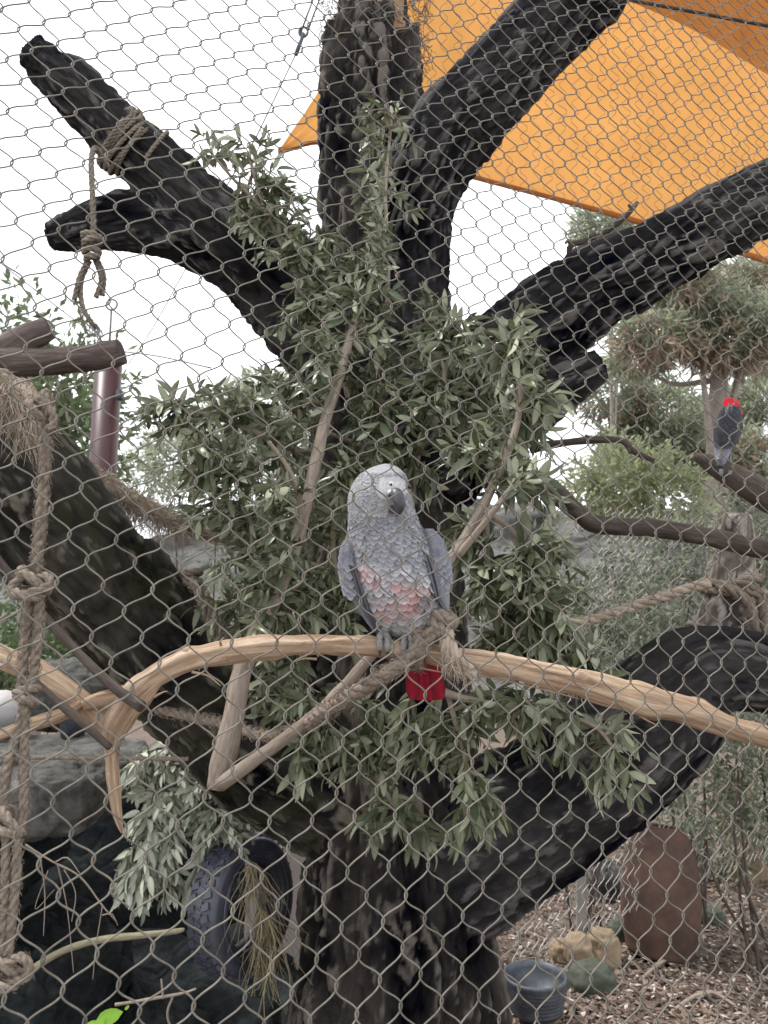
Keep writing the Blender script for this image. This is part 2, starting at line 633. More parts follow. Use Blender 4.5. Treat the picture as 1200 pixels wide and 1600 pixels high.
def mat_rock(name, a, b, c, wet=.7, sc=5):
    m = NT(name)
    o = m.obj()
    n1 = m.noise(m.map(o, (1, 1, 2.2)), sc, 9, .68, .3)
    n2 = m.noise(o, sc * 5, 6, .7)
    col = m.ramp(n1, [(.3, a), (.52, b), (.74, c)])
    col = m.mix(.35, col, m.ramp(n2, [(.3, a), (.75, c)]))
    v = m.node('ShaderNodeTexVoronoi', feature='DISTANCE_TO_EDGE')
    m.l.new(o, v.inputs['Vector'])
    v.inputs['Scale'].default_value = sc * 1.3
    h = m.mix(.4, n2, m.ramp(v.outputs['Distance'], [(0, (0, 0, 0)), (.1, (1, 1, 1))]))
    m.bump(h, .9, .02)
    return m.out(col, wet, .06)


M['rock'] = mat_rock('ledge_rock', (.022, .024, .022), (.07, .070, .064), (.22, .21, .20))
M['rock_dark'] = mat_rock('dark_rock', (.003, .004, .006), (.012, .0145, .017), (.055, .063, .06), .7)  # near black and bluish: the hollow's shade put into the colour
M['rock_bank'] = mat_rock('bank_rock', (.05, .05, .048), (.115, .112, .105), (.25, .245, .235), .85, 2.0)


def mat_ground():
    m = NT('soil')
    o = m.obj()
    n1 = m.noise(o, 3, 10, .7)
    n2 = m.noise(o, 40, 6, .7)
    c = m.ramp(n1, [(.3, (.075, .055, .045)), (.6, (.16, .12, .10)), (.8, (.24, .195, .165))])
    c = m.mix(.5, c, m.ramp(n2, [(.35, (.06, .045, .035)), (.7, (.30, .235, .195))]))
    m.bump(n2, .8, .02)
    return m.out(c, .95, .15)


M['ground'] = mat_ground()


def mat_sail():
    m = NT('sail_cloth')
    o = m.attr('co_len')
    n = m.noise(o, 1.3, 4)
    c = m.ramp(n, [(.3, (.49, .232, .066)), (.7, (.55, .275, .088))])
    m.out(c, .9, .1)
    tr = m.node('ShaderNodeBsdfTranslucent')
    m.l.new(c, tr.inputs['Color'])
    mx = m.node('ShaderNodeMixShader')
    mx.inputs['Fac'].default_value = .62
    m.l.new(m.b.outputs['BSDF'], mx.inputs[1])
    m.l.new(tr.outputs['BSDF'], mx.inputs[2])
    m.l.new(mx.outputs['Shader'], m.n['Material Output'].inputs['Surface'])
    return m.m


M['sail'] = mat_sail()
M['sail_hem'] = mat_plain('sail_hem', (.36, .13, .035), (.28, .10, .03), 40, .9, .1, 0, .1, .001)

# ================================================================== GROUND AND FAR SETTING
gb = MB()
n = 160
xs = np.sign(np.linspace(-1, 1, n)) * np.abs(np.linspace(-1, 1, n)) ** 4 * 600
ys = np.abs(np.linspace(0, 1, n)) ** 4 * 900 - 3
gx, gy = np.meshgrid(xs, ys)
gp = np.stack([gx.ravel(), gy.ravel(), np.zeros(n * n)], 1)
near = np.exp(-(gp[:, 0] ** 2 + (gp[:, 1] - 4) ** 2) / 200)
gp[:, 2] = (fbm(gp * [1.1, 1.1, 1], 4, 3) - .5) * .12 * near
gi = np.arange(n - 1)[:, None] * n + np.arange(n - 1)[None]
gb.add(gp, np.stack([gi, gi + 1, gi + n + 1, gi + n], -1).reshape(-1, 4), None, gp)
tag(link('ground', gb.mesh('ground', M['ground'])), 'bare brown soil of the aviary floor', None, None, 'structure')


def gz(y_px):
    """depth Z of the flat ground seen at pixel row y_px"""
    dy = (800 - y_px) / F
    return CAM[2] / -(FWD[2] + UPV[2] * dy)


# fallen leaves on the floor
lb = MB()
nl = 16000
px = RNG.uniform(780, 1330, nl)
py = 1275 + 420 * RNG.uniform(0, 1, nl) ** 1.0
lp = np.array([W(px[k], py[k], gz(py[k])) for k in range(nl)])
lz = (fbm(lp * [1.1, 1.1, 0], 4, 3) - .5) * .12
for k in range(nl):
    p = lp[k]
    p[2] = .012 + RNG.uniform(0, .02) + lz[k]
    L = RNG.uniform(.007, .026)
    wd = L * RNG.uniform(.25, .5)
    a = RNG.uniform(0, 6.28)
    d = np.array([math.cos(a), math.sin(a), RNG.uniform(-.35, .45)])
    s = norm(np.cross(d, [RNG.uniform(-.4, .4), RNG.uniform(-.4, .4), 1]))
    h = np.array([0, 0, L * RNG.uniform(.1, .3)])
    v = np.array([p - d * L, p + s * wd, p + d * L, p - s * wd, p + h])
    g = RNG.uniform(.25, 1.0)
    lb.add(v, None, [[0, 1, 4], [1, 2, 4], [2, 3, 4], [3, 0, 4]], None,
           np.array([.20, .145, .115]) * g if RNG.random() < .86 else np.array([.48, .42, .37]) * g)
M['litter'] = mat_tint('fallen_leaves', .85, .2, 90, .3)
single('leaf_litter', lb, M['litter'], 'brown and tan dead leaves strewn over the soil', 'leaf litter', None, 'stuff', True)


# ------------------------------------------------------------------ leaf shapes
def leaf_mesh(name, L, wid, mats, bend=.15, fold=.25, nseg=5, tip=1.0):
    mb = MB()
    t = np.linspace(0, 1, nseg + 1)
    w = wid * np.sin(np.pi * np.clip(t, .02, .985) ** .9) ** .62
    w[0] = wid * .08
    w[-1] = wid * .04
    y = t * L
    z = -bend * L * t ** 2
    left = np.stack([-w, y, z + fold * w], 1)
    mid = np.stack([0 * w, y, z], 1)
    rgt = np.stack([w, y, z + fold * w], 1)
    v = np.concatenate([left, mid, rgt])
    m = nseg + 1
    i = np.arange(nseg)
    q = np.vstack([np.stack([i, m + i, m + i + 1, i + 1], 1), np.stack([m + i, 2 * m + i, 2 * m + i + 1, m + i + 1], 1)])
    cm = np.full((len(v), 3), .5)
    cm[m:2 * m] = .62                   # the paler midrib
    mb.add(v, q, None, v, cm, 0)
    mb.add(v - [0, 0, .0005], q[:, ::-1], None, v, cm, 1)
    return mb.mesh(name, mats)


OLIVE = [leaf_mesh('olive_leaf', .047, w_, [M['leaf_top'], M['leaf_under']], b, f) for b, f, w_ in ((.12, .25, .0068), (.25, .45, .0055), (-.12, .15, .0074), (.55, .6, .0062))]
OLIVE += [leaf_mesh('olive_leaf', .055, .0082, [M['leaf_top'], M['leaf_under']], b, f) for b, f in ((.15, .2), (.3, .3))]
OLIVE += [leaf_mesh('olive_leaf', .046, .0072, [M['leaf_under'], M['leaf_under']], b, f) for b, f in ((.1, .2), (.25, .3))]
GREYL = [leaf_mesh('grey_leaf', .046, .0078, [M['leaf_grey_top'], M['leaf_grey_under']], b, f, 4) for b, f in ((.1, .3), (.3, .3), (.0, .2))]


def leaf_arrays(me):
    v = np.zeros(len(me.vertices) * 3)
    me.vertices.foreach_get('co', v)
    q = np.array([list(p.vertices) for p in me.polygons])
    mi = np.array([p.material_index for p in me.polygons])
    c = np.zeros(len(me.vertices) * 4)
    me.attributes['tint'].data.foreach_get('color', c)
    return v.reshape(-1, 3), q, mi, c.reshape(-1, 4)[:, :3]


def leaf_mat(pos, direc, up, scale):
    y = norm(direc)
    x = norm(np.cross(y, up))
    z = np.cross(x, y)
    m = np.eye(4)
    m[:3, 0], m[:3, 1], m[:3, 2] = x * scale, y * scale, z * scale
    m[:3, 3] = pos
    return m


def put_leaves(parent, mats4, meshes, limit=300):
    """the leaves that show largest become parts, the rest one part"""
    base = np.array(parent.location)

    def size(m):
        a, b, z = proj(m[:3, 3])
        vis = 1.0 if (-20 < a < 1220 and -20 < b < 1620) else .2
        return vis * np.linalg.norm(m[:3, 1]) / max(z, .2)
    order = sorted(range(len(mats4)), key=lambda i: -size(mats4[i]))
    rest = MB()
    for rank, i in enumerate(order):
        me = meshes[i % len(meshes)]
        m = mats4[i].copy()
        if rank < limit:
            m[:3, 3] -= base
            o = bpy.data.objects.new('leaf', me)
            COL.objects.link(o)
            o.parent = parent
            o.matrix_basis = Matrix(m.tolist())
        else:
            v, q, mi, c = leaf_arrays(me) if me.name not in _LA else _LA[me.name]
            _LA[me.name] = (v, q, mi, c)
            vv = v @ m[:3, :3].T + m[:3, 3]
            for k in (0, 1):
                if k == 0:
                    rest.add(vv, q[mi == 0], None, v, c * RNG.uniform(.7, 1.15), 0)
                else:
                    rest.add(vv, q[mi == 1], None, v, c * RNG.uniform(.7, 1.15), 1)
    if rest.n:
        me = meshes[0]
        part('leaf_mass', rest, [me.materials[0], me.materials[1]], parent, True, 'stuff')


_LA = {}


def bough(name, label, cat, group, stems, clouds, meshes, stem_mat, twig_mat, lsize=(.4, 1.1), gap=.0155, droop=.25, seed=1, tr=(.0016, .0007), limit=300):
    rs = np.random.default_rng(seed)
    S = [spline(PX(s), step=.012) for s in stems]
    root = thing(name, label, cat, S[0][0, :3], group)
    for s in S:
        mb = MB()
        tube(mb, s[:, :3], np.maximum(s[:, 3], .0008), 10, lambda c, r: r * .35 * (fbm(c * [120, 120, 40], 3, seed) - .5), capnoise=.002)
        part('stem', mb, stem_mat, root)
    allp = np.vstack([s[2:, :3] for s in S])
    tw = MB()
    L4 = []
    for (cx, cy, rx, ry, z0, z1, ntw) in clouds:
        for k in range(int(ntw * 1.55)):
            a, rad = rs.uniform(0, 2 * math.pi), math.sqrt(rs.uniform(0, 1))
            e = W(cx + rx * rad * math.cos(a), cy + ry * rad * math.sin(a), rs.uniform(z0, z1))
            d = np.linalg.norm(allp - e, axis=1) * rs.uniform(.75, 1.3, len(allp))
            st = allp[np.argmin(d)]
            ln = np.linalg.norm(e - st)
            if ln < .05:
                e = st + norm(e - st + rs.normal(0, .02, 3)) * .08
                ln = .08
            mid = (st + e) / 2 + rs.normal(0, .08, 3) * ln + np.array([0, 0, .13 * ln])
            e2 = e - np.array([0, 0, droop * .35 * ln])
            p = spline(np.array([st, mid, e2]), step=.012)
            n = len(p)
            tube(tw, p, np.linspace(tr[0] + ln * .003, tr[1], n), 5, cap0=False)
            t, N, B = frames(p)
            tot = (n - 1) * .012
            cover = min(.9, .16 / tot + .25)
            sdist = (1 - cover) * tot
            ang = rs.uniform(0, 6.28)
            while sdist < tot:
                i = min(n - 1, int(sdist / .012))
                for sgn in (0, math.pi):
                    if rs.random() < .12:
                        continue
                    g = ang + sgn + rs.normal(0, .35)
                    side = N[i] * math.cos(g) + B[i] * math.sin(g)
                    direc = norm(t[i] * rs.uniform(.5, 1.2) + side + np.array([0, 0, -droop * rs.uniform(.2, 2.2)]) + rs.normal(0, .15, 3))
                    up = norm(np.array([0, -.15, .8]) + rs.normal(0, .75, 3))
                    L4.append(leaf_mat(p[i], direc, up, rs.uniform(*lsize) * (1.0 if sdist < tot * .85 else .8)))
                ang += math.pi / 2 + rs.normal(0, .3)
                sdist += gap * rs.uniform(.7, 1.4)
            L4.append(leaf_mat(p[-1], t[-1] + rs.normal(0, .2, 3), norm(np.array([0, 0, 1.]) + rs.normal(0, .5, 3)), rs.uniform(*lsize) * .8))
    if tw.n:
        part('twigs', tw, twig_mat, root, True, 'stuff')
    put_leaves(root, L4, meshes, limit)
    return root, len(L4)


# ================================================================== BACKGROUND TREES, BANK, FAR SHRUBS
def crown(mb, blobs, n, L, wd, seed, droop=.2, tint=(.35, .65), spread=1.0, stepf=.45):
    rs = np.random.default_rng(seed)
    tot = sum(b[3] * b[4] * b[5] for b in blobs) ** 1
    for (cx, cy, cz, rx, ry, rz) in blobs:
        m = max(10, int(n * rx * ry * rz / tot))
        # sprays: little bunches of leaves on a shared direction
        k = max(4, m // 9)
        u = rs.normal(0, 1, (k, 3))
        u /= np.linalg.norm(u, axis=1)[:, None]
        c = np.array([cx, cy, cz]) + u * (rs.uniform(.25, 1, (k, 1)) ** .45) * [rx, ry, rz]
        sd_ = u + rs.normal(0, .5, (k, 3)) + [0, 0, -droop]
        sd_ /= np.linalg.norm(sd_, axis=1)[:, None]
        bright = rs.uniform(tint[0], tint[1], k)
        for j in range(9):
            p = c + sd_ * (j * L * stepf) + rs.normal(0, L * .25, (k, 3))
            d = sd_ + rs.normal(0, .6, (k, 3)) * spread
            d /= np.linalg.norm(d, axis=1)[:, None]
            s = np.cross(d, rs.normal(0, 1, (k, 3)))
            s /= np.linalg.norm(s, axis=1)[:, None] + 1e-9
            l_ = L * rs.uniform(.6, 1.3, (k, 1))
            v = np.stack([p, p + d * l_ * .5 + s * wd, p + d * l_, p + d * l_ * .5 - s * wd], 1).reshape(-1, 3)
            q = np.arange(4 * k).reshape(-1, 4)
            cc = np.repeat(bright[:, None], 4, 0) * np.ones((1, 3))
            mb.add(v, q, None, v, cc)


def tree(name, label, base, trunk, tr_r, limbs, blobs, n, L, wd, leaf, seed, droop=.2, group=None, bark='bark_grey', brown=0, cat='tree'):
    root = thing(name, label, cat, base, group)
    mb = MB()
    p = spline(np.array([list(a) + [b] for a, b in zip(trunk, tr_r)]), step=.25)
    tube(mb, p[:, :3], p[:, 3], 14, lambda c, r: r * .4 * (fbm(c * [5, 5, 1], 3, seed) - .5))
    part('trunk', mb, M[bark], root)
    rs = np.random.default_rng(seed)
    mb = MB()
    for b in blobs:
        c = np.array(b[:3])
        i = rs.integers(len(p) // 3, len(p))
        s = spline(np.array([p[i, :3], (p[i, :3] + c) / 2 + rs.normal(0, .15, 3), c]), step=.2)
        tube(mb, s, np.linspace(max(p[i, 3] * .5, .02), .012, len(s)), 7, cap0=False)
    part('limbs', mb, M[bark], root, True, 'stuff')
    mb = MB()
    pine = name == 'pine_tree'
    crown(mb, blobs, int(n * (2.4 if pine else 1)), L * (.8 if pine else 1), wd, seed, droop, stepf=.16 if pine else .45)
    part('crown', mb, leaf, root, False)
    if brown:
        mb = MB()
        crown(mb, [tuple(np.array(b) + [0, -.1, -.15, 0, 0, 0]) for b in blobs[::2]], brown, L, wd, seed + 9, droop, stepf=.16)
        part('dead_foliage', mb, M['leaf_brown'], root, False)
    return root


def blobs_px(lst, Z, dz=.8):
    out = []
    for (x, y, rx, ry) in lst:
        z = Z + random.uniform(-dz, dz)
        c = W(x, y, z)
        out.append((c[0], c[1], c[2], rx * z / F, (rx + ry) / 2 * z / F, ry * z / F))
    return out


def gpt(px, Z):
    p = W(px, 900, Z)
    return np.array([p[0], p[1], 0.0])


def far_tree(name, label, px, Z, top, blobs, n, L, wd, leaf, seed, r=.16, droop=.2, group=None, bark='bark_grey', brown=0):
    b = gpt(px, Z)
    t = W(*top, Z)
    mid = (b + t) / 2 + np.array([random.uniform(-.2, .2), 0, 0])
    return tree(name, label, b, [b, mid, t], [r, r * .75, r * .3], None, blobs_px(blobs, Z), n, L, wd, leaf, seed, droop, group, bark, brown)


far_tree('leafy_tree', 'bright green feathery tree behind the maroon post', 70, 6.5, (60, 540),
         [(20, 520, 45, 50), (75, 610, 60, 45), (110, 670, 60, 50), (40, 700, 60, 60), (130, 590, 40, 40), (20, 620, 40, 50), (110, 730, 50, 40)],
         5200, .10, .020, M['leaf_green'], 21, .10, .3)
far_tree('leafy_tree', 'low green shrub-like tree beneath the mossy log', 20, 5.0, (30, 980),
         [(10, 960, 45, 40), (50, 1020, 60, 45), (0, 1050, 60, 50), (95, 1050, 40, 35)], 2600, .07, .014, M['leaf_green'], 22, .05, .3)
far_tree('pine_tree', 'soft green round pine seen past the leafy boughs', 440, 16, (430, 610),
         [(430, 630, 80, 45), (370, 680, 75, 45), (480, 690, 70, 55), (290, 710, 70, 36), (330, 660, 50, 34), (240, 740, 50, 30), (420, 720, 70, 40)], 6500, .22, .02, M['leaf_pine'], 23, .16, .1)
far_tree('pine_tree', 'drooping pine with reddish brown dead needles under the thick right limb', 1130, 11, (1130, 420),
         [(1165, 440, 50, 26), (1090, 470, 60, 22), (1020, 515, 50, 18), (1190, 490, 40, 20), (1130, 530, 60, 16), (1000, 560, 40, 14), (1060, 425, 40, 14), (1180, 560, 40, 10)],
         8000, .20, .014, M['leaf_pine'], 24, .20, .7, None, 'bark_grey', 3800)
far_tree('pine_tree', 'sparse pine twig crown poking up below the sail corner', 945, 13, (950, 350),
         [(940, 355, 42, 24), (985, 372, 30, 16)], 1500, .20, .014, M['leaf_pine'], 25, .05, .3)
far_tree('pine_tree', 'wide hazy green pine behind the bare twig', 985, 15, (990, 620),
         [(950, 610, 55, 30), (1030, 645, 60, 36), (1100, 700, 70, 36), (1010, 700, 75, 45), (1150, 730, 70, 36)],
         8000, .24, .022, M['leaf_pine'], 26, .2, .2, None, 'bark_grey', 2200)
far_tree('leafy_tree', 'yellow green rounded tree above the grey bank', 985, 10, (980, 735),
         [(975, 745, 55, 34), (1035, 770, 50, 26), (925, 775, 30, 16)], 4200, .11, .022, M['leaf_yellow'], 27, .06, .2)
far_tree('pine_tree', 'dark fringed pine top behind the perched grey parrot', 1170, 18, (1180, 600),
         [(1190, 625, 45, 30), (1140, 645, 35, 24), (1090, 655, 30, 18)], 3000, .25, .02, M['leaf_pine'], 28, .12, .2)

# rocky bank closing the view behind the aviary
bk = MB()
nx, ny = 220, 60
X = np.linspace(-16, 18, nx)
T = np.linspace(0, 1, ny)
XX, TT = np.meshgrid(X, T)
crest = 3.9 + .9 * (fbm(np.stack([X * .35, X * 0, X * 0], 1), 4, 12) - .5) * 2 + .07 * (X - 2)
YY = 11.5 + TT * 4.5
ZZ = -.3 + crest[None] * TT ** .7
pp = np.stack([XX.ravel(), YY.ravel(), ZZ.ravel()], 1)
pp[:, 1] -= (fbm(pp * [1.0, .5, 1.6], 5, 4) - .5) * 1.6
pp[:, 2] += (fbm(pp * 1.3, 4, 6) - .5) * .5
bi = np.arange(ny - 1)[:, None] * nx + np.arange(nx - 1)[None]
bk.add(pp, np.stack([bi, bi + 1, bi + nx + 1, bi + nx], -1).reshape(-1, 4), None, pp)
# top and back of the bank
back = pp[-nx:] + [0, 8, -2.5]
bk.add(np.vstack([pp[-nx:], back]), np.stack([np.arange(nx - 1), np.arange(nx - 1) + 1, nx + np.arange(nx - 1) + 1, nx + np.arange(nx - 1)], -1), None, np.vstack([pp[-nx:], back]))
tag(link('hill', bk.mesh('hill', M['rock_bank'])), 'grey rocky bank rising behind the aviary', None, None, 'structure')


def shrub(label, px, Z, blobs, n, L, wd, leaf, seed, group='grey green shrubs behind the second mesh'):
    b = gpt(px, Z)
    root = thing('shrub', label, 'shrub', b, group)
    B = blobs_px(blobs, Z, .25)
    mb = MB()
    for x in B:
        c = np.array(x[:3])
        s = spline(np.array([b + [random.uniform(-.1, .1), 0, 0], (b + c) / 2 + [random.uniform(-.15, .15), 0, 0], c]), step=.1)
        tube(mb, s, np.linspace(.009, .003, len(s)), 6, cap0=False)
    part('stems', mb, M['dark_stick'], root, True, 'stuff')
    mb = MB()
    crown(mb, B, n, L, wd, seed, .35, (.25, .7))
    part('foliage', mb, leaf, root, False)
    return root


shrub('dense grey green shrub rising behind the roped stump', 1060, 3.9, [(1010, 900, 70, 60), (1090, 850, 75, 55), (960, 960, 70, 60), (1060, 960, 70, 60)], 4200, .042, .0085, M['leaf_shrub'], 41)
shrub('grey green shrub reaching out past the roped stump to the aviary side', 1190, 3.8, [(1180, 830, 55, 60), (1190, 930, 50, 60), (1215, 780, 40, 40), (1230, 900, 50, 90)], 2600, .042, .0085, M['leaf_shrub'], 42)
shrub('low pale shrub spreading under the bent lower limb', 1160, 3.5, [(1150, 1170, 70, 50), (1190, 1110, 60, 50), (1100, 1240, 60, 45), (1200, 1230, 60, 55)], 3600, .040, .0085, M['leaf_shrub'], 43)
shrub('ragged shrub standing above the terracotta barrel', 1060, 4.6, [(1030, 1290, 55, 40), (1100, 1300, 55, 45), (1180, 1320, 60, 40)], 2600, .045, .009, M['leaf_shrub'], 44)
shrub('grey green shrub behind the peeled perch and olive sprays', 900, 3.6, [(880, 960, 60, 50), (930, 1010, 65, 55), (860, 880, 45, 45), (990, 1040, 50, 40)], 3200, .042, .0085, M['leaf_shrub'], 45)
shrub('thin shrub against the grey bank beside the trunk', 300, 4.2, [(270, 720, 60, 40), (340, 760, 60, 45), (400, 740, 50, 50), (380, 900, 60, 60)], 1600, .05, .009, M['leaf_shrub'], 46, None)

# far leaning log and its parrot's log
mb = MB()
ptube(mb, [(1085, 712, 3.42, 6), (1115, 726, 3.4, 14), (1150, 748, 3.38, 19), (1230, 792, 3.35, 24)], 24, .02, disp=bark_disp(.004, 30, .2, .3, 72), seed=5)
single('perch_log', mb, M['dark_stick'], 'rough brown log under the distant grey parrot', 'log')

# ================================================================== SHADE SAILS
def sail(name, label, low, high, sag, n=100, m=70, hem=True):
    root = thing(name, label, 'shade sail', W(*low[0]))
    a = spline(np.array([W(*p) for p in low]), n=12)
    b = spline(np.array([W(*p) for p in high]), n=12)

    def rs_(p, k):
        d = np.concatenate([[0], np.cumsum(np.linalg.norm(np.diff(p, axis=0), axis=1))])
        t = np.linspace(0, d[-1], k)
        return np.stack([np.interp(t, d, p[:, i]) for i in range(3)], 1)
    a, b = rs_(a, n), rs_(b, n)
    t = np.linspace(0, 1, m)[:, None, None]
    v = a[None] * (1 - t) + b[None] * t
    u = np.linspace(0, 1, n)[None, :]
    v[:, :, 2] -= sag * np.sin(math.pi * t[:, :, 0]) * np.sin(math.pi * u)
    wr_ = fbm(np.stack([np.repeat(u, m, 0).ravel() * 9, np.repeat(t[:, :, 0], n, 1).ravel() * 3, np.zeros(m * n)], 1), 4, 31).reshape(m, n) - .5
    v[:, :, 2] += .10 * wr_ * np.minimum(1, 12 * t[:, :, 0])
    att = np.stack([np.repeat(u, m, 0) * 5, np.repeat(t[:, :, 0], n, 1) * 5, np.zeros((m, n))], -1).reshape(-1, 3)
    mb = MB()
    i = np.arange(m - 1)[:, None] * n + np.arange(n - 1)[None]
    mb.add(v.reshape(-1, 3), np.stack([i, i + 1, i + n + 1, i + n], -1).reshape(-1, 4), None, att)
    part('cloth', mb, M['sail'], root)
    if hem:
        for e in (v[0], v[:, 0]):
            mb = MB()
            tube(mb, e - [0, 0, .004], .022, 6)
            part('hem', mb, M['sail_hem'], root)
    return root


sail('shade_sail', 'bright orange shade sail with a brown hem stretched high over the dark limbs',
     [(438, 236, 6.3), (505, 221, 6.2), (620, 243, 6.1), (720, 270, 6.0), (860, 307, 5.8), (1000, 346, 5.6), (1130, 385, 5.4), (1300, 440, 5.2)],
     [(438, 236, 6.3), (500, 140, 5.9), (610, -40, 5.2), (720, -260, 4.4), (900, -560, 3.8), (1150, -700, 3.6), (1500, -700, 3.6)], .25)
sail('shade_sail', 'second orange sail lapping under the first beside the dark cable',
     [(960, -8, 4.45), (1030, 22, 4.4), (1110, 62, 4.35), (1300, 180, 4.2)],
     [(960, -8, 4.45), (1000, -300, 3.7), (1150, -600, 3.2), (1500, -700, 3.1)], .1, 40, 24, False)
mb = MB()
tube(mb, np.array([W(940, -8, 3.9), W(1080, 18, 3.8), W(1260, 52, 3.7)]), .008, 8)
single('support_cable', mb, M['dark_cable'], 'thick dark cable running under the orange sails', 'cable')

# ================================================================== SECOND AVIARY MESH
def hexmesh(mb, O, A, B, na, nb, r, bend=None, seed=0, sides=4):
    """zig-zag wires; A is the step across, B the step down, knots shared by neighbours"""
    rs = np.random.default_rng(seed)
    K = rs.normal(0, .05, (na + 2, nb + 2, 2))
    for i in range(na):
        pts = []
        for j in range(nb):
            off = .5 if j % 2 else 0.0
            jit = K[i + (j % 2), j]
            kx = i + (1 if j % 2 else 0) - (0.0 if j % 2 else 0.0)
            u = i + off + (.0) + jit[0]
            v = j + jit[1]
            sgn = -1 if j % 2 else 1
            for dv in (-.16, .16):
                p = np.array(O) + np.array(A) * (u + sgn * -.04) + np.array(B) * (v + dv)
                pts.append(p)
        pts = np.array(pts)
        if bend is not None:
            pts = bend(pts)
        tube(mb, pts, r, sides, cap0=False, cap1=False)


def far_mesh():
    root = thing('mesh_screen', 'fine grey wire mesh side of the aviary rising behind the tree', 'mesh screen', W(900, 1500, gz(1500)))
    # wall, nearly upright, seen at an angle
    O = W(800, 1500, 2.85)
    A = norm(np.array([.80, .62, .0])) * .055
    Bv = np.array([0.012, 0.012, .035])
    mb = MB()
    hexmesh(mb, O, A, Bv, 46, 54, .0016, None, 3, 3)
    part('wire_wall', mb, M['wire_far'], root, True, 'stuff')
    # overhead net that leans in above the tree, below the sail
    P0, P1, P2 = W(640, 440, 3.7), W(1300, 440, 3.9), W(620, -80, 3.25)
    na = int(np.linalg.norm(P1 - P0) / .062)
    nb = int(np.linalg.norm(P2 - P0) / .036)
    mb = MB()
    hexmesh(mb, P0, (P1 - P0) / na, (P2 - P0) / nb, na, nb, .0013, None, 4, 3)
    part('wire_roof', mb, M['wire'], root, True, 'stuff')


far_mesh()

# ================================================================== THE BIG TREE
TB = W(630, 1700, 2.02)
TB[2] = 0
tr_root = thing('dead_tree', 'huge dark furrowed dead tree with thick sawn limbs filling the aviary', 'tree', TB)


def limb(name, path, amp, segs, mat, seed, k=18, along=.10, step=.014, lump=.35, cap=.02, label=None, kid=None):
    s = spline(PX(path), step=step * .75)
    mb = MB()
    tube(mb, s[:, :3], s[:, 3], int(segs * 1.5), bark_disp(amp, k, along, lump, seed), seed=seed * 1.7, capnoise=cap)
    return part(name, mb, M[mat], kid or tr_root, True, None, label)


g = W(630, 1650, 2.05)
limb('trunk', [(628, 2120, 1.93, 235), (630, 1900, 1.97, 200), (630, 1700, 2.02, 180), (628, 1600, 2.05, 172), (622, 1450, 2.08, 158), (615, 1300, 2.12, 150), (605, 1150, 2.15, 142),
               (600, 1000, 2.19, 136), (600, 850, 2.23, 128), (602, 700, 2.27, 112), (600, 560, 2.31, 98), (594, 420, 2.35, 92), (588, 280, 2.39, 88), (586, 150, 2.42, 83), (584, 60, 2.45, 76)],
     .017, 168, 'bark_trunk', 1, 19, .13, .013, .30)
limb('limb', [(640, 640, 2.25, 100), (545, 545, 2.2, 92), (450, 448, 2.12, 82), (330, 355, 2.0, 66), (255, 275, 1.93, 52), (190, 215, 1.88, 48), (115, 140, 1.82, 42), (62, 92, 1.78, 33), (46, 76, 1.76, 27)],
     .010, 110, 'bark', 2, 24, .12, .012, .28)
limb('limb', [(330, 375, 2.02, 62), (270, 352, 1.98, 56), (205, 347, 1.95, 50), (150, 352, 1.92, 40), (105, 366, 1.9, 31), (78, 372, 1.88, 24)],
     .007, 84, 'bark', 3, 26, .12, .012, .25)
limb('limb', [(625, 560, 2.2, 78), (638, 430, 2.16, 72), (650, 320, 2.1, 68), (700, 215, 2.05, 68), (775, 130, 2.0, 64), (860, 40, 1.96, 62), (960, -60, 1.92, 60), (1040, -140, 1.9, 56)],
     .010, 110, 'bark', 4, 22, .12, .012, .25)
limb('limb', [(660, 720, 2.2, 105), (745, 625, 2.15, 95), (820, 545, 2.1, 80), (905, 470, 2.05, 72), (1000, 418, 2.0, 67), (1100, 362, 1.96, 64), (1210, 306, 1.92, 62), (1330, 245, 1.88, 58)],
     .012, 110, 'bark', 5, 20, .09, .012, .25)
limb('limb', [(720, 700, 2.12, 75), (800, 648, 2.07, 56), (860, 612, 2.03, 44), (910, 584, 2.0, 33), (940, 568, 1.98, 24)],
     .006, 80, 'bark', 6, 26, .12, .012, .25)
limb('limb', [(640, 1370, 2.1, 130), (760, 1300, 2.06, 120), (860, 1250, 2.02, 112), (950, 1190, 1.98, 105), (1030, 1120, 1.95, 90), (1085, 1060, 1.93, 74), (1140, 1046, 1.92, 62), (1230, 1058, 1.90, 56), (1330, 1080, 1.88, 52)],
     .010, 116, 'bark', 7, 20, .12, .012, .3)
limb('limb', [(1122, 1030, 2.05, 50), (1132, 975, 2.08, 46), (1143, 910, 2.1, 34), (1150, 850, 2.12, 28), (1153, 812, 2.13, 22), (1154, 802, 2.13, 17)],
     .004, 64, 'bark_grey', 8, 26, .12, .012, .2, .01)
limb('limb', [(560, 1235, 2.15, 120), (430, 1170, 2.0, 112), (300, 1055, 1.85, 108), (180, 930, 1.72, 107), (60, 800, 1.6, 108), (-60, 672, 1.5, 112), (-200, 530, 1.4, 112)],
     .011, 130, 'bark_log', 9, 20, .12, .011, .3)
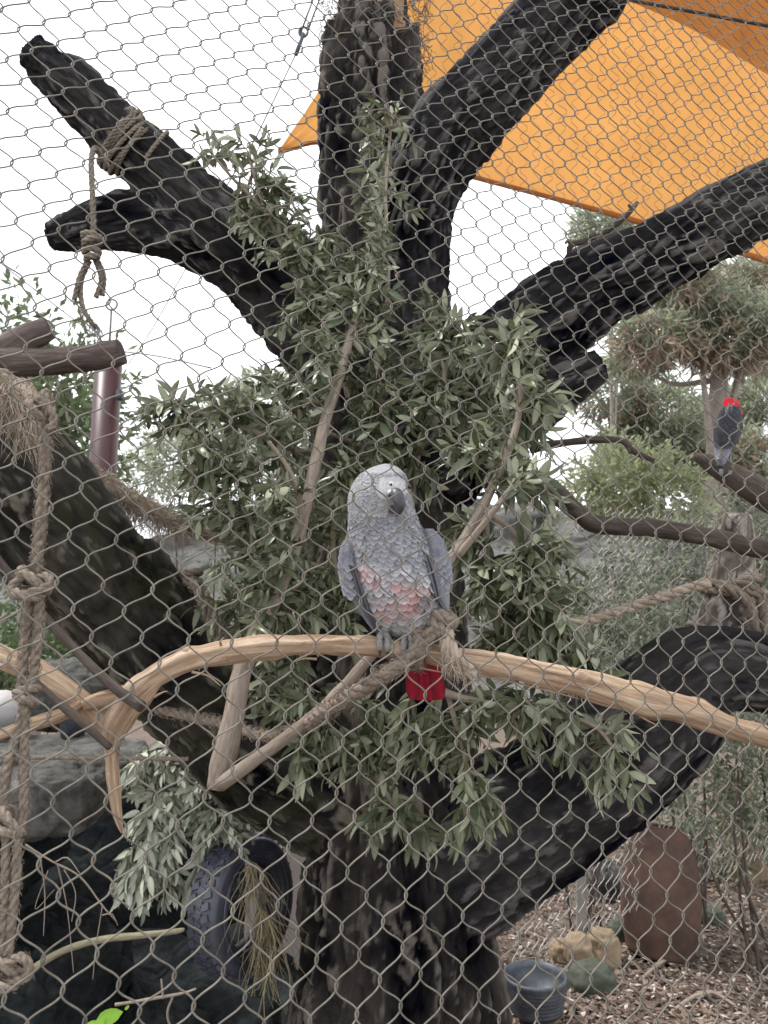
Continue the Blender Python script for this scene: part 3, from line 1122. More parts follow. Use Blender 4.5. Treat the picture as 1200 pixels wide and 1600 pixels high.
# sawn collar and boards at the crown of the trunk
mb = MB()
tube(mb, spline(PX([(590, 66, 2.44, 62), (583, 0, 2.48, 56), (580, -120, 2.55, 52)]), step=.02)[:, :3], .115, 40, bark_disp(.006, 20, .15, .2, 14), seed=3)
part('trunk_top', mb, M['bark_trunk'], tr_root)
cb = W(608, 22, 2.33)
for (x, y, hx, hz, rz) in ((596, 44, .075, .012, -4), (622, 8, .018, .075, 3), (600, 12, .022, .055, 1)):
    mb = MB()
    a = R(rz)
    box(mb, W(x, y, 2.32 if hx > .05 else 2.335), (hx, .012, hz), [[math.cos(a), 0, math.sin(a)], [0, 1, 0], [-math.sin(a), 0, math.cos(a)]])
    o = single('board', mb, M['board'], {596: 'short level brown board fixed across the top of the trunk', 622: 'upright brown board on the trunk top beside the sail', 600: 'narrow brown upright board tucked in the netted trunk top'}[x], 'board', 'boards at the trunk top', None, False)
# loose netting round the trunk top
mb = MB()
rs = np.random.default_rng(5)
for k in range(150):
    th = rs.uniform(0, 6.28)
    y0 = rs.uniform(-40, 110)
    rad = rs.uniform(.125, .19)
    c = W(585, y0, 2.45)
    p = []
    for j in range(10):
        t = th + j * .13
        rr = rad + .012 * math.sin(j * 1.9 + k)
        p.append(c + np.array([rr * math.cos(t), rr * math.sin(t), .017 * math.sin(j * 1.57 + k) + rs.normal(0, .004)]))
    tube(mb, spline(np.array(p), n=3), .0011, 3, cap0=False, cap1=False)
single('netting', mb, M['wire'], 'tangled wire netting wrapped round the top of the trunk', 'netting')

# twiggy stubs on the limbs: bare dead branches
def bare(name, label, paths, mat, group=None, segs=12, knob=.35, cat='branch'):
    S = [spline(PX(p), step=.012) for p in paths]
    root = thing(name, label, cat, S[0][0, :3], group)
    for i, s in enumerate(S):
        mb = MB()
        tube(mb, s[:, :3], np.maximum(s[:, 3], .0008), segs, lambda c, r: r * knob * (fbm(c * [70, 70, 35], 4, 5 + i) - .5), capnoise=.003, seed=i * .7)
        part('branch' if i == 0 else 'side_twig', mb, mat, root)
    return root


bare('dead_branch', 'long dark bare branch running out past the roped stump',
     [[(790, 735, 2.05, 22), (850, 758, 1.98, 17), (905, 802, 1.92, 14), (935, 820, 1.9, 14), (1010, 824, 1.86, 14), (1090, 836, 1.82, 15), (1210, 862, 1.78, 15), (1300, 880, 1.75, 15)],
      [(905, 800, 1.92, 8), (880, 780, 1.9, 5), (862, 786, 1.88, 3)]], M['dark_stick'])
bare('dead_branch', 'thin knobbly dead twig reaching out below the sawn stub',
     [[(830, 700, 2.05, 9), (880, 692, 2.0, 6), (920, 688, 1.98, 6), (970, 688, 1.96, 5), (990, 705, 1.95, 5), (1022, 720, 1.94, 4)], [(978, 694, 1.96, 4), (985, 708, 1.94, 2)], [(925, 688, 1.98, 4), (915, 680, 1.97, 2)]], M['dark_stick'])
bare('dead_branch', 'crooked forked twig standing on the thick right limb against the sail',
     [[(888, 418, 2.05, 5), (890, 395, 2.04, 5), (894, 382, 2.03, 5), (930, 372, 2.02, 5), (965, 348, 2.01, 5), (985, 330, 2.0, 4), (996, 316, 2.0, 3)],
      [(893, 384, 2.03, 4), (888, 376, 2.03, 3), (884, 380, 2.02, 2)], [(930, 372, 2.02, 4), (926, 368, 2.01, 6), (922, 371, 2.0, 2)], [(988, 327, 2.0, 3), (982, 320, 2.0, 2)]], M['dark_stick'])

# ================================================================== GREY LOG, POST, WIRES AT THE LEFT
bare('grey_log', 'smooth grey forked log sawn off beside the maroon post',
     [[(-120, 570, 1.75, 26), (-30, 566, 1.75, 24), (60, 566, 1.76, 22), (130, 560, 1.77, 20), (165, 556, 1.77, 22), (190, 550, 1.77, 20)],
      [(-60, 590, 1.76, 24), (0, 556, 1.77, 26), (45, 527, 1.78, 22), (78, 512, 1.79, 17)]], M['log_smooth'], None, 28, .25, 'log')
pb = W(171, 540, 4.3)
mb = MB()
tube(mb, np.array([[pb[0], pb[1], -.2], [pb[0], pb[1], 1.0], [pb[0], pb[1], pb[2]]]), 20.5 * 4.3 / F, 40)
post = thing('steel_post', 'maroon painted round steel post behind the mossy log', 'post', (pb[0], pb[1], 0))
part('shaft', mb, M['maroon'], post)
mb = MB()
th = np.linspace(0, 2 * math.pi, 24)
ez = pb[2] + .25
tube(mb, np.array([[pb[0], pb[1], pb[2]], [pb[0], pb[1], ez - .03]]), .007, 8)
tube(mb, np.stack([pb[0] + .032 * np.cos(th), pb[1] + 0 * th, ez + .032 * np.sin(th)], 1), .006, 8)
part('eye_bolt', mb, M['cable'], post)
mb = MB()
bx = W(187, 617, 4.2)
ellipsoid(mb, bx, (.018, .03, .032), 12, 8, None, .6)
part('bracket', mb, M['tin'], post)


def cable(label, pts, r, mat='cable', group='thin steel guy wires'):
    mb = MB()
    P = spline(np.array([W(*p) for p in pts]), n=8)
    t, N, B = frames(P)
    tube(mb, P, r, 6)
    return single('guy_wire', mb, M[mat], label, 'wire', group)


tb = thing('guy_wire', 'steel guy wire with a turnbuckle slanting beside the trunk top', 'wire', W(330, 330, 3.2), 'thin steel guy wires')
mb = MB()
tube(mb, np.array([W(330, 330, 3.2), W(400, 215, 3.1), W(462, 85, 3.0)]), .003, 6)
part('strand', mb, M['cable'], tb)
mb = MB()
tube(mb, np.array([W(462, 86, 3.0), W(468, 70, 3.0), W(474, 52, 3.0)]), .009, 8)
for o in (-5, 5):
    tube(mb, np.array([W(474 + o, 54, 3.0), W(484 + o, 26, 3.0), W(496 + o, -6, 3.0)]), .004, 6)
th = np.linspace(0, 2 * math.pi, 18)
c = W(474, 50, 3.0)
tube(mb, np.stack([c[0] + .018 * np.cos(th), c[1] + 0 * th, c[2] + .022 * np.sin(th)], 1), .005, 6)
part('turnbuckle', mb, M['tin'], tb)
cable('steel guy wire falling from the sky to the grey log', [(-20, 395, 3.0), (90, 480, 3.0), (180, 548, 3.0)], .0026)
cable('steel guy wire rising from the post top toward the sawn limb', [(200, 570, 3.8), (240, 510, 3.6), (290, 420, 3.4)], .0026)
cable('steel guy wire stretched level from the post top to the leafy boughs', [(190, 549, 3.8), (250, 557, 3.7), (330, 575, 3.6)], .004)

# ================================================================== ROPES
def rope(mb, P, r, pitch=None, strands=3, fuzz=0, seed=0, mi=0, step=None):
    """three laid strands along the path, with loose hairs"""
    rs = np.random.default_rng(seed)
    step = step or r * .7
    P = spline(np.asarray(P), step=step)
    t, N, B = frames(P)
    s = np.concatenate([[0], np.cumsum(np.linalg.norm(np.diff(P, axis=0), axis=1))])
    pitch = pitch or r * 7
    for k in range(strands):
        a = s / pitch * 2 * math.pi + k * 2 * math.pi / strands
        c = P + (N * np.cos(a)[:, None] + B * np.sin(a)[:, None]) * r * .48
        rr = r * .58 * (1 + .12 * (vnoise(np.stack([s / r * .8, s * 0 + k, s * 0], 1), seed) - .5))
        tube(mb, c, rr, 12, lambda q_, r_: r_ * .09 * np.cos(5 * np.arctan2(q_[:, 1], q_[:, 0]) + q_[:, 2] / r * 2.2), mi=mi)
    for k in range(fuzz * 2):
        i = rs.integers(1, len(P) - 1)
        a = rs.uniform(0, 6.28)
        d = N[i] * math.cos(a) + B[i] * math.sin(a)
        b = P[i] + d * r * .9
        e = b + d * r * rs.uniform(.15, .75) + t[i] * r * rs.normal(0, 1.1) + norm(np.cross(d, t[i])) * r * rs.normal(0, .5)
        h_ = (b + e) / 2 + d * r * .15
        w = norm(np.cross(d, t[i])) * r * .025
        w2 = t[i] * r * .025
        mb.add(np.array([b - w, b + w, h_, e, b - w2, b + w2]), None, [[0, 1, 2], [4, 5, 2], [2, 3, 0], [2, 3, 4]], None, None, mi)
    return P


def fringe(mb, base, n, ln, spread, r, down=(0, 0, -1), seed=0):
    """loose fibres hanging from the points in base"""
    rs = np.random.default_rng(seed)
    base = np.asarray(base)
    for k in range(n):
        u = rs.uniform(0, len(base) - 1.001)
        i = int(u)
        p = base[i] + (base[i + 1] - base[i]) * (u - i) + rs.normal(0, spread * .3, 3)
        L = ln * rs.uniform(.3, 1.2)
        q = [p]
        d = norm(np.array(down) + rs.normal(0, .35, 3))
        for j in range(4):
            d = norm(d + rs.normal(0, .35, 3) + np.array(down) * .25)
            q.append(q[-1] + d * L / 4)
        tube(mb, np.array(q), np.linspace(r, r * .5, 5), 3, cap0=False, cap1=False)


def knot(mb, c, R0, r, seed=0, turns=2.3, ax=(0, 0, 1), squash=.75):
    """a lump of rope: a few tight loops about an axis"""
    rs = np.random.default_rng(seed)
    ax = norm(ax)
    u = norm(np.cross(ax, [.3, 1, .2]))
    v = np.cross(ax, u)
    t = np.linspace(0, turns * 2 * math.pi, int(turns * 14))
    ph = rs.uniform(0, 6)
    rad = R0 * (1 + .22 * np.sin(t * 1.5 + ph))
    P = np.asarray(c) + u * (rad * np.cos(t))[:, None] + v * (rad * np.sin(t) * squash)[:, None] + ax * (R0 * .75 * np.sin(t * .43 + ph))[:, None]
    rope(mb, P, r, fuzz=30, seed=seed)


# hanging climbing rope in front of the mossy log
hr = thing('climbing_rope', 'thick knotted brown rope hanging in front of the mossy log', 'rope', W(60, 640, .98))
Zr = .98
rp = 8.6 * Zr / F
mb = MB()
rope(mb, [W(*p) for p in [(66, 645, 1.0), (70, 700, .99), (66, 780, .98), (60, 850, .97), (54, 905, .965)]], rp, fuzz=420, seed=1)
part('rope_length', mb, M['rope'], hr)
mb = MB()
knot(mb, W(50, 915, .955), .018, rp * .85, 2, 2.2, (.4, 0, 1))
rope(mb, [W(55, 905, .96), W(75, 900, .95), W(76, 915, .945), W(50, 925, .94), W(22, 930, .945), W(20, 915, .95), W(45, 895, .955)], rp * .8, fuzz=60, seed=3)
part('knot', mb, M['rope'], hr)
mb = MB()
rope(mb, [W(*p) for p in [(45, 930, .955), (42, 980, .95), (36, 1040, .945), (34, 1080, .94)]], rp * .85, fuzz=220, seed=4)
rope(mb, [W(*p) for p in [(62, 930, .955), (60, 985, .95), (54, 1040, .945), (46, 1085, .94)]], rp * .85, fuzz=220, seed=5)
part('rope_length', mb, M['rope'], hr)
mb = MB()
knot(mb, W(42, 1085, .935), .012, rp * .8, 6, 2.0, (.1, .3, 1))
part('knot', mb, M['rope'], hr)
mb = MB()
rope(mb, [W(*p) for p in [(38, 1100, .935), (26, 1150, .93), (12, 1200, .925), (4, 1260, .92), (2, 1285, .915)]], rp * .78, fuzz=180, seed=7)
rope(mb, [W(*p) for p in [(40, 1100, .935), (38, 1160, .93), (37, 1230, .925), (36, 1280, .92), (26, 1305, .915)]], rp * .78, fuzz=180, seed=8)
part('rope_length', mb, M['rope'], hr)
mb = MB()
knot(mb, W(15, 1290, .91), .015, rp * .8, 9, 2.0, (.5, 0, .8))
part('knot', mb, M['rope'], hr)
mb = MB()
rope(mb, [W(*p) for p in [(10, 1300, .91), (9, 1370, .9), (7, 1440, .895), (2, 1500, .89)]], rp * .8, fuzz=180, seed=10)
rope(mb, [W(*p) for p in [(28, 1300, .91), (25, 1370, .9), (18, 1440, .895), (10, 1505, .89)]], rp * .8, fuzz=180, seed=11)
part('rope_length', mb, M['rope'], hr)
mb = MB()
knot(mb, W(10, 1520, .885), .016, rp * .85, 12, 2.4, (.2, .2, 1))
rope(mb, [W(*p) for p in [(8, 1510, .88), (30, 1495, .875), (44, 1505, .87), (44, 1525, .87), (25, 1532, .875), (5, 1540, .88)]], rp * .75, fuzz=50, seed=13)
part('knot', mb, M['rope'], hr)
mb = MB()
knot(mb, W(66, 638, 1.0), .016, rp * .75, 14, 2.2, (1, 0, .4))
rope(mb, [W(*p) for p in [(66, 630, 1.0), (80, 640, .99), (84, 660, .985), (76, 672, .98)]], rp * .7, fuzz=40, seed=15)
part('knot', mb, M['rope'], hr)

# frayed wrap where that rope is made fast
fw = thing('frayed_rope_wrap', 'frayed pale rope bound round the upper end of the mossy log', 'rope', W(20, 640, 1.35))
mb = MB()
for k in range(5):
    o = k * 16
    rope(mb, [W(*p) for p in [(-60 + o, 640 - o * .2, 1.30), (-30 + o, 600, 1.28), (0 + o * .8, 585 + o * .55, 1.27), (25 + o * .7, 600 + o * .7, 1.3), (48 + o * .4, 612 + o * .6, 1.36)]], .011, fuzz=60, seed=20 + k)
rope(mb, [W(*p) for p in [(30, 600, 1.2), (48, 618, 1.1), (62, 632, 1.02)]], .010, fuzz=60, seed=27)
part('coil', mb, M['rope'], fw)
mb = MB()
fringe(mb, [W(-20, 590, 1.25), W(10, 600, 1.24), (W(35, 635, 1.24)), W(40, 650, 1.24)], 420, .085, .02, .0007, (.15, 0, -1), 3)
part('frayed_fibres', mb, M['fibre'], fw, True, 'stuff')

# frayed rope stretched across to the boughs
sr = thing('stretched_rope', 'ragged fibrous rope stretched from the mossy log to the boughs', 'rope', W(135, 738, 1.75))
mb = MB()
P = rope(mb, [W(*p) for p in [(110, 722, 1.72), (150, 745, 1.74), (200, 778, 1.76), (260, 808, 1.8), (320, 828, 1.84), (395, 850, 1.9), (450, 850, 2.0)]], .019, fuzz=900, seed=31)
part('rope_length', mb, M['fibre'], sr)
mb = MB()
fringe(mb, [W(175, 768, 1.75), W(210, 790, 1.76), W(250, 808, 1.78), W(290, 822, 1.8)], 520, .075, .012, .0008, (0, 0, -1), 4)
fringe(mb, [W(140, 735, 1.73), W(180, 758, 1.75), W(240, 795, 1.77), W(330, 830, 1.85), W(390, 848, 1.9)], 380, .025, .012, .0008, (0, 0, .3), 5)
part('frayed_fibres', mb, M['fibre'], sr, True, 'stuff')

# rope lashed round the mossy log near the trunk
mb = MB()
for (o, sd_) in ((0, 41), (16, 42)):
    rope(mb, [W(*p) for p in [(292 + o, 898 + o, 1.74), (305 + o, 915 + o, 1.70), (318 + o, 950 + o, 1.69), (340 + o, 1000, 1.70), (372 + o, 1050, 1.73)]], .011, fuzz=80, seed=sd_)
knot(mb, W(300, 902, 1.73), .018, .009, 43)
single('lashing_rope', mb, M['rope_grey'], 'dark weathered rope lashed round the mossy log near the trunk', 'rope')

# rope on the sawn upper limb
ur = thing('limb_rope', 'pale rope wound round the sawn upper limb with a knotted frayed tail', 'rope', W(200, 240, 1.8))
mb = MB()
ctr = spline(PX([(165, 190, 1.86, 48), (250, 272, 1.92, 52)]), n=12)
ax = norm(ctr[-1, :3] - ctr[0, :3])
u = norm(np.cross(ax, [0, 0, 1]))
v = np.cross(ax, u)
t = np.linspace(0, 4.6 * 2 * math.pi, 140)
cc = W(195, 225, 1.885)[None] + ax[None] * ((t / t[-1] - .5) * .048 + .006 * np.sin(t * .83))[:, None]
rad = .080 + .003 * np.sin(t * .37) + .003 * np.sin(t * 1.7)
rope(mb, cc + u * (rad * np.cos(t))[:, None] + v * (rad * np.sin(t))[:, None], .0052, fuzz=200, seed=51)
t = np.linspace(0, 1.1 * 2 * math.pi, 40)
cc = W(222, 240, 1.895)[None] + ax[None] * ((t / t[-1] - .5) * .05)[:, None]
rope(mb, cc + u * (.083 * np.cos(t))[:, None] + v * (.083 * np.sin(t))[:, None], .005, fuzz=50, seed=52)
rope(mb, [W(198, 195, 1.85), W(196, 180, 1.83), W(204, 172, 1.82), (W(208, 200, 1.83))], .008, fuzz=60, seed=53)
part('coil', mb, M['rope_grey'], ur)
mb = MB()
Zt = 1.72
rope(mb, [W(*p) for p in [(170, 262, 1.80), (150, 232, 1.76), (143, 250, 1.73), (144, 290, Zt), (146, 340, Zt), (146, 366, Zt)]], .0066, fuzz=60, seed=54)
part('tail', mb, M['rope_grey'], ur)
mb = MB()
knot(mb, W(143, 375, Zt), .018, .0075, 55, 2.0)
knot(mb, W(143, 398, Zt), .015, .0075, 56, 2.0)
part('knot', mb, M['rope_grey'], ur)
mb = MB()
for i, p in enumerate([[(138, 405), (124, 435), (116, 468)], [(140, 408), (127, 440), (128, 475), (140, 500), (150, 512)], [(148, 405), (158, 435), (150, 465)], [(150, 402), (162, 430), (160, 462)]]):
    rope(mb, [W(a, b, Zt + .01 * i) for a, b in p], .0058, fuzz=40, seed=57 + i)
fringe(mb, [W(140, 498, Zt), W(155, 516, Zt)], 60, .035, .01, .0008, (.4, 0, -1), 8)
fringe(mb, [W(113, 464, Zt), W(118, 470, Zt)], 20, .02, .005, .0008, (0, 0, -1), 9)
part('frayed_end', mb, M['rope_grey'], ur)

# rope tying the perch
kr = thing('perch_rope', 'brown rope knotted over the peeled perch with splayed fraying ends', 'rope', W(660, 1000, 1.06))
mb = MB()
rk = .0105
rope(mb, [W(*p) for p in [(600, 1055, 1.045), (632, 1035, 1.04), (655, 1010, 1.045), (658, 985, 1.06), (675, 968, 1.075), (700, 962, 1.08), (706, 975, 1.07), (680, 985, 1.05), (662, 1005, 1.045), (650, 1030, 1.05), (655, 1040, 1.09)]], rk, fuzz=220, seed=61)
knot(mb, W(688, 975, 1.06), .014, rk * .9, 62, 2.2, (.6, .2, .5))
part('knot', mb, M['rope'], kr)
mb = MB()
rope(mb, [W(*p) for p in [(640, 1030, 1.04), (600, 1055, 1.05), (550, 1085, 1.10), (510, 1110, 1.18), (470, 1135, 1.28), (420, 1150, 1.4), (350, 1130, 1.55), (300, 1120, 1.66), (235, 1105, 1.72)]], .0112, fuzz=620, seed=63)
part('rope_length', mb, M['rope'], kr)
mb = MB()
for i, p in enumerate([[(696, 985, 1.05), (702, 1010, 1.04), (720, 1040, 1.035), (742, 1058, 1.03)], [(692, 988, 1.05), (696, 1015, 1.04), (706, 1040, 1.035)], [(700, 985, 1.05), (708, 1012, 1.04), (722, 1030, 1.035), (736, 1046, 1.03)]]):
    rope(mb, [W(*q) for q in p], .0068, fuzz=60, seed=65 + i)
fringe(mb, [W(705, 1030, 1.035), W(738, 1052, 1.03)], 90, .03, .012, .0007, (.4, 0, -1), 11)
fringe(mb, [W(694, 1015, 1.035), W(704, 1042, 1.03)], 60, .025, .008, .0007, (0, 0, -1), 12)
part('frayed_end', mb, M['fibre'], kr)

# thin level cord in front of the ledge
mb = MB()
rope(mb, [W(*p) for p in [(-40, 1182, 1.5), (100, 1184, 1.5), (200, 1185, 1.5), (294, 1186, 1.5)]], .0042, fuzz=60, seed=71)
single('thin_rope', mb, M['rope_grey'], 'thin twisted grey rope stretched level in front of the rock ledge', 'rope')

# rope on the far stump
sr2 = thing('stump_rope', 'pale rope tied round the grey stump and slung toward the trunk', 'rope', W(1140, 920, 2.0))
mb = MB()
rope(mb, [W(*p) for p in [(870, 978, 2.05), (930, 967, 2.04), (1000, 944, 2.02), (1050, 928, 2.0), (1080, 918, 1.99), (1110, 912, 1.97)]], .0135, fuzz=160, seed=81)
part('rope_length', mb, M['fibre'], sr2)
mb = MB()
c0 = W(1136, 920, 2.1)
for (yy, rr, sd_) in ((905, .066, 82), (918, .070, 83), (972, .09, 84), (982, .093, 85)):
    c0 = W(1140 - (yy - 905) * .15, yy, 2.1)
    t = np.linspace(0, 2 * math.pi, 30)
    rope(mb, np.stack([c0[0] + rr * np.cos(t), c0[1] + rr * np.sin(t), c0[2] + .016 * np.sin(t + 1.2) + .01 * np.cos(2 * t)], 1), .0105 if yy < 950 else .0075, fuzz=40, seed=sd_)
knot(mb, W(1172, 915, 1.98), .026, .013, 86)
rope(mb, [W(*p) for p in [(1120, 914, 1.98), (1150, 925, 1.96), (1170, 945, 1.96), (1180, 985, 1.97), (1186, 1010, 1.99)]], .014, fuzz=40, seed=87)
rope(mb, [W(*p) for p in [(1175, 915, 1.97), (1190, 940, 1.96), (1196, 990, 1.97)]], .013, fuzz=40, seed=88)
part('coil', mb, M['rope'], sr2)

# ================================================================== PEELED PERCH
def peel_disp(c, r):
    q = c * [70, 70, 9]
    a = 1 - np.abs(2 * vnoise(q, 3) - 1)
    return r * (.30 * (fbm(c * [30, 30, 14], 3, 9) - .5)) - .0022 * a ** 2 - .0012 * (1 - np.abs(2 * vnoise(c * [150, 150, 22], 5) - 1)) ** 2 + r * .45 * (fbm(c * [14, 14, 11], 2, 19) - .5) + r * .35 * np.clip(vnoise(c * [26, 26, 16], 23) - .72, 0, 1) / .28


def perch_disp(c, r):
    d = peel_disp(c, r)
    s_ = c[:, 2] - 17 * .37
    th_ = np.arctan2(c[:, 1] - 17 * .37, c[:, 0] - 17 * .37)
    for (s0, t0, am, ws) in ((.05, .5, .4, .02), (.17, 2.2, .35, .012), (.29, -1.0, .5, .011), (.42, 1.2, .3, .015), (.47, -2.4, .45, .010), (.66, .2, .5, .013), (.74, 2.6, .4, .012), (.86, -1.4, .55, .012), (.93, 1.0, .4, .014), (1.05, -2.8, .45, .012)):
        dt = np.abs((th_ - t0 + math.pi) % (2 * math.pi) - math.pi)
        g_ = np.exp(-((s_ - s0) / ws) ** 2 - (dt / .55) ** 2)
        hole = np.exp(-((s_ - s0) / (ws * .4)) ** 2 - (dt / .22) ** 2)
        d = d + r * am * g_ - r * am * 1.3 * hole
    return d


pr = thing('peeled_perch', 'peeled tan forked branch serving as a perch with its bark stripped', 'branch', W(180, 1140, 1.05))


def pk(name, path, segs=40, lab=None, mat='peeled', cap=.004):
    s = spline(PX(path), step=.005)
    mb = MB()
    s[:, :3] += (np.stack([fbm(s[:, :3] * 9 + k_, 2, 40 + k_) for k_ in range(3)], 1) - .5) * .010
    tube(mb, s[:, :3], np.maximum(s[:, 3], .001), segs, perch_disp if name == 'main_branch' else peel_disp, seed=len(path) * .37, capnoise=cap)
    return part(name, mb, M[mat], pr, True, None, lab)


pk('main_branch', [(172, 1160, 1.045, 20), (185, 1130, 1.045, 26), (208, 1092, 1.045, 25), (245, 1056, 1.05, 22), (310, 1027, 1.055, 21), (400, 1012, 1.06, 20), (480, 1008, 1.065, 19), (560, 1009, 1.07, 18.5),
                   (640, 1014, 1.075, 19), (740, 1030, 1.08, 20), (870, 1060, 1.09, 22), (960, 1085, 1.095, 23), (1060, 1110, 1.10, 22), (1150, 1138, 1.105, 20), (1260, 1172, 1.11, 19), (1450, 1235, 1.13, 18), (1700, 1300, 1.17, 17)], 56)
pk('fork', [(188, 1145, 1.045, 22), (140, 1112, 1.05, 21), (95, 1078, 1.055, 20), (45, 1048, 1.06, 18), (-10, 1022, 1.065, 17), (-80, 995, 1.07, 17)])
pk('fork', [(205, 1082, 1.04, 15), (165, 1090, 1.035, 15), (130, 1102, 1.035, 12)])
pk('fork', [(128, 1100, 1.04, 9), (95, 1115, 1.035, 12), (45, 1132, 1.03, 11), (-10, 1150, 1.03, 10), (-70, 1168, 1.03, 10)])
pk('broken_stub', [(176, 1150, 1.045, 18), (175, 1180, 1.045, 12), (177, 1225, 1.04, 11), (181, 1270, 1.04, 9), (188, 1302, 1.04, 3)], 24, None, 'peeled', .003)
# torn slivers standing off the perch
mb = MB()
for (a, b) in (((640, 1040, 1.06), (700, 1052, 1.05)), ((735, 1052, 1.07), (905, 1092, 1.08)), ((345, 1008, 1.04), (350, 996, 1.035)), ((300, 1050, 1.04), (345, 1072, 1.03)), ((690, 1046, 1.06), (716, 1060, 1.045)), ((495, 1030, 1.06), (455, 1036, 1.05)), ((1000, 1118, 1.08), (1030, 1135, 1.075)), ((240, 1090, 1.03), (262, 1080, 1.02))):
    A, Bq = W(*a), W(*b)
    m_ = (A + Bq) / 2 + RNG.normal(0, .002, 3)
    tube(mb, spline(np.array([A, m_, Bq]), n=5), np.linspace(.0022, .0006, 11), 5)
part('slivers', mb, M['peeled'], pr, True, 'stuff')
bare('thin_stick', 'thin dark stick crossing behind the fork of the peeled perch',
     [[(-30, 835, 1.1, 6), (20, 905, 1.1, 7), (75, 970, 1.09, 7), (130, 1028, 1.07, 7), (180, 1075, 1.02, 8), (222, 1104, 1.0, 9)],
      [(30, 1040, 1.02, 4), (85, 1092, 1.01, 6), (130, 1130, 1.0, 7), (172, 1168, 1.0, 6)]], M['dark_stick'], None, 12, .5, 'stick')

# ================================================================== BARE STICKS AND LEAFY BOUGHS
OL = 'cut olive boughs tied against the trunk'
nleaf = 0


def olive(label, stems, clouds, seed, **k):
    global nleaf
    r_, n_ = bough('olive_bough', label, 'bough', OL, stems, clouds, OLIVE, k.pop('stem_mat', M['stick']), M['twig'], seed=seed, **k)
    nleaf += n_


olive('long pale olive stem with a cut foot, climbing past the parrot into leafy sprays',
      [[(338, 1232, 1.30, 15), (352, 1175, 1.31, 19), (366, 1120, 1.33, 17), (378, 1050, 1.36, 16), (415, 965, 1.40, 14), (455, 870, 1.45, 12), (485, 760, 1.50, 10.5), (508, 660, 1.55, 9), (530, 590, 1.6, 8), (552, 510, 1.65, 6), (575, 455, 1.7, 4)],
       [(455, 865, 1.45, 6), (470, 800, 1.42, 5), (455, 740, 1.40, 4), (420, 690, 1.38, 3)]],
      [(560, 480, 60, 60, 1.6, 1.75, 12), (480, 560, 60, 50, 1.5, 1.7, 9), (440, 800, 60, 60, 1.36, 1.5, 10), (410, 920, 50, 60, 1.34, 1.5, 11)], 101)
olive('slender olive stem forking from the cut foot and bending up behind the parrot',
      [[(345, 1225, 1.29, 12), (400, 1186, 1.27, 10.5), (455, 1146, 1.26, 9.5), (510, 1100, 1.24, 9), (565, 1042, 1.24, 8.5), (630, 960, 1.27, 8), (700, 878, 1.30, 8), (750, 800, 1.32, 7.5), (785, 725, 1.34, 7), (808, 660, 1.36, 6), (812, 600, 1.38, 5), (795, 545, 1.40, 4)],
       [(715, 870, 1.30, 6), (770, 800, 1.28, 5), (800, 760, 1.27, 4)]],
      [(790, 560, 55, 45, 1.36, 1.5, 11), (840, 640, 50, 50, 1.32, 1.45, 9), (740, 690, 60, 40, 1.32, 1.45, 10), (830, 760, 50, 40, 1.26, 1.4, 8)], 102, lsize=(.6, 1.2))
olive('olive spray drooping thickly on the sail side of the parrot',
      [[(760, 800, 1.42, 6), (800, 830, 1.4, 5), (830, 880, 1.38, 4), (850, 950, 1.36, 3)], [(760, 800, 1.42, 6), (760, 880, 1.4, 5), (770, 960, 1.38, 3)]],
      [(840, 870, 65, 50, 1.28, 1.42, 13), (850, 960, 60, 45, 1.28, 1.42, 12), (770, 920, 50, 55, 1.3, 1.45, 11), (740, 840, 40, 40, 1.35, 1.5, 7)], 103, lsize=(.65, 1.25), droop=.5)
olive('olive spray hanging below the perch over the lower limb',
      [[(640, 1060, 1.45, 7), (720, 1090, 1.4, 6), (820, 1110, 1.36, 5), (920, 1130, 1.34, 4), (960, 1170, 1.33, 3)], [(700, 1085, 1.42, 5), (720, 1160, 1.4, 4), (740, 1240, 1.4, 3)]],
      [(940, 1180, 45, 55, 1.3, 1.4, 10), (850, 1130, 60, 40, 1.3, 1.42, 10), (760, 1110, 60, 45, 1.34, 1.5, 11), (730, 1250, 45, 55, 1.36, 1.5, 9), (660, 1150, 60, 50, 1.38, 1.52, 10)], 104, lsize=(.6, 1.15), droop=.6)
olive('olive spray trailing below the cut stems over the trunk foot',
      [[(560, 1060, 1.6, 6), (560, 1130, 1.58, 5), (580, 1200, 1.55, 4), (630, 1280, 1.55, 3)], [(560, 1070, 1.6, 5), (500, 1120, 1.55, 4), (470, 1180, 1.5, 3)]],
      [(600, 1190, 60, 50, 1.45, 1.65, 10), (500, 1180, 50, 50, 1.42, 1.6, 10), (640, 1280, 45, 45, 1.5, 1.6, 7), (560, 1120, 60, 40, 1.5, 1.65, 8), (430, 1080, 50, 40, 1.4, 1.55, 6)], 105, lsize=(.6, 1.15), droop=.5)
olive('olive spray reaching out sideways toward the maroon post',
      [[(500, 720, 1.65, 7), (430, 690, 1.6, 6), (350, 655, 1.55, 5), (280, 640, 1.52, 4)], [(440, 695, 1.6, 5), (380, 740, 1.56, 4), (320, 760, 1.54, 3)]],
      [(270, 650, 55, 40, 1.45, 1.58, 11), (350, 630, 60, 35, 1.48, 1.62, 10), (330, 720, 70, 40, 1.45, 1.6, 13), (440, 650, 55, 45, 1.5, 1.7, 9), (420, 750, 60, 40, 1.5, 1.65, 8)], 106, lsize=(.55, 1.05))
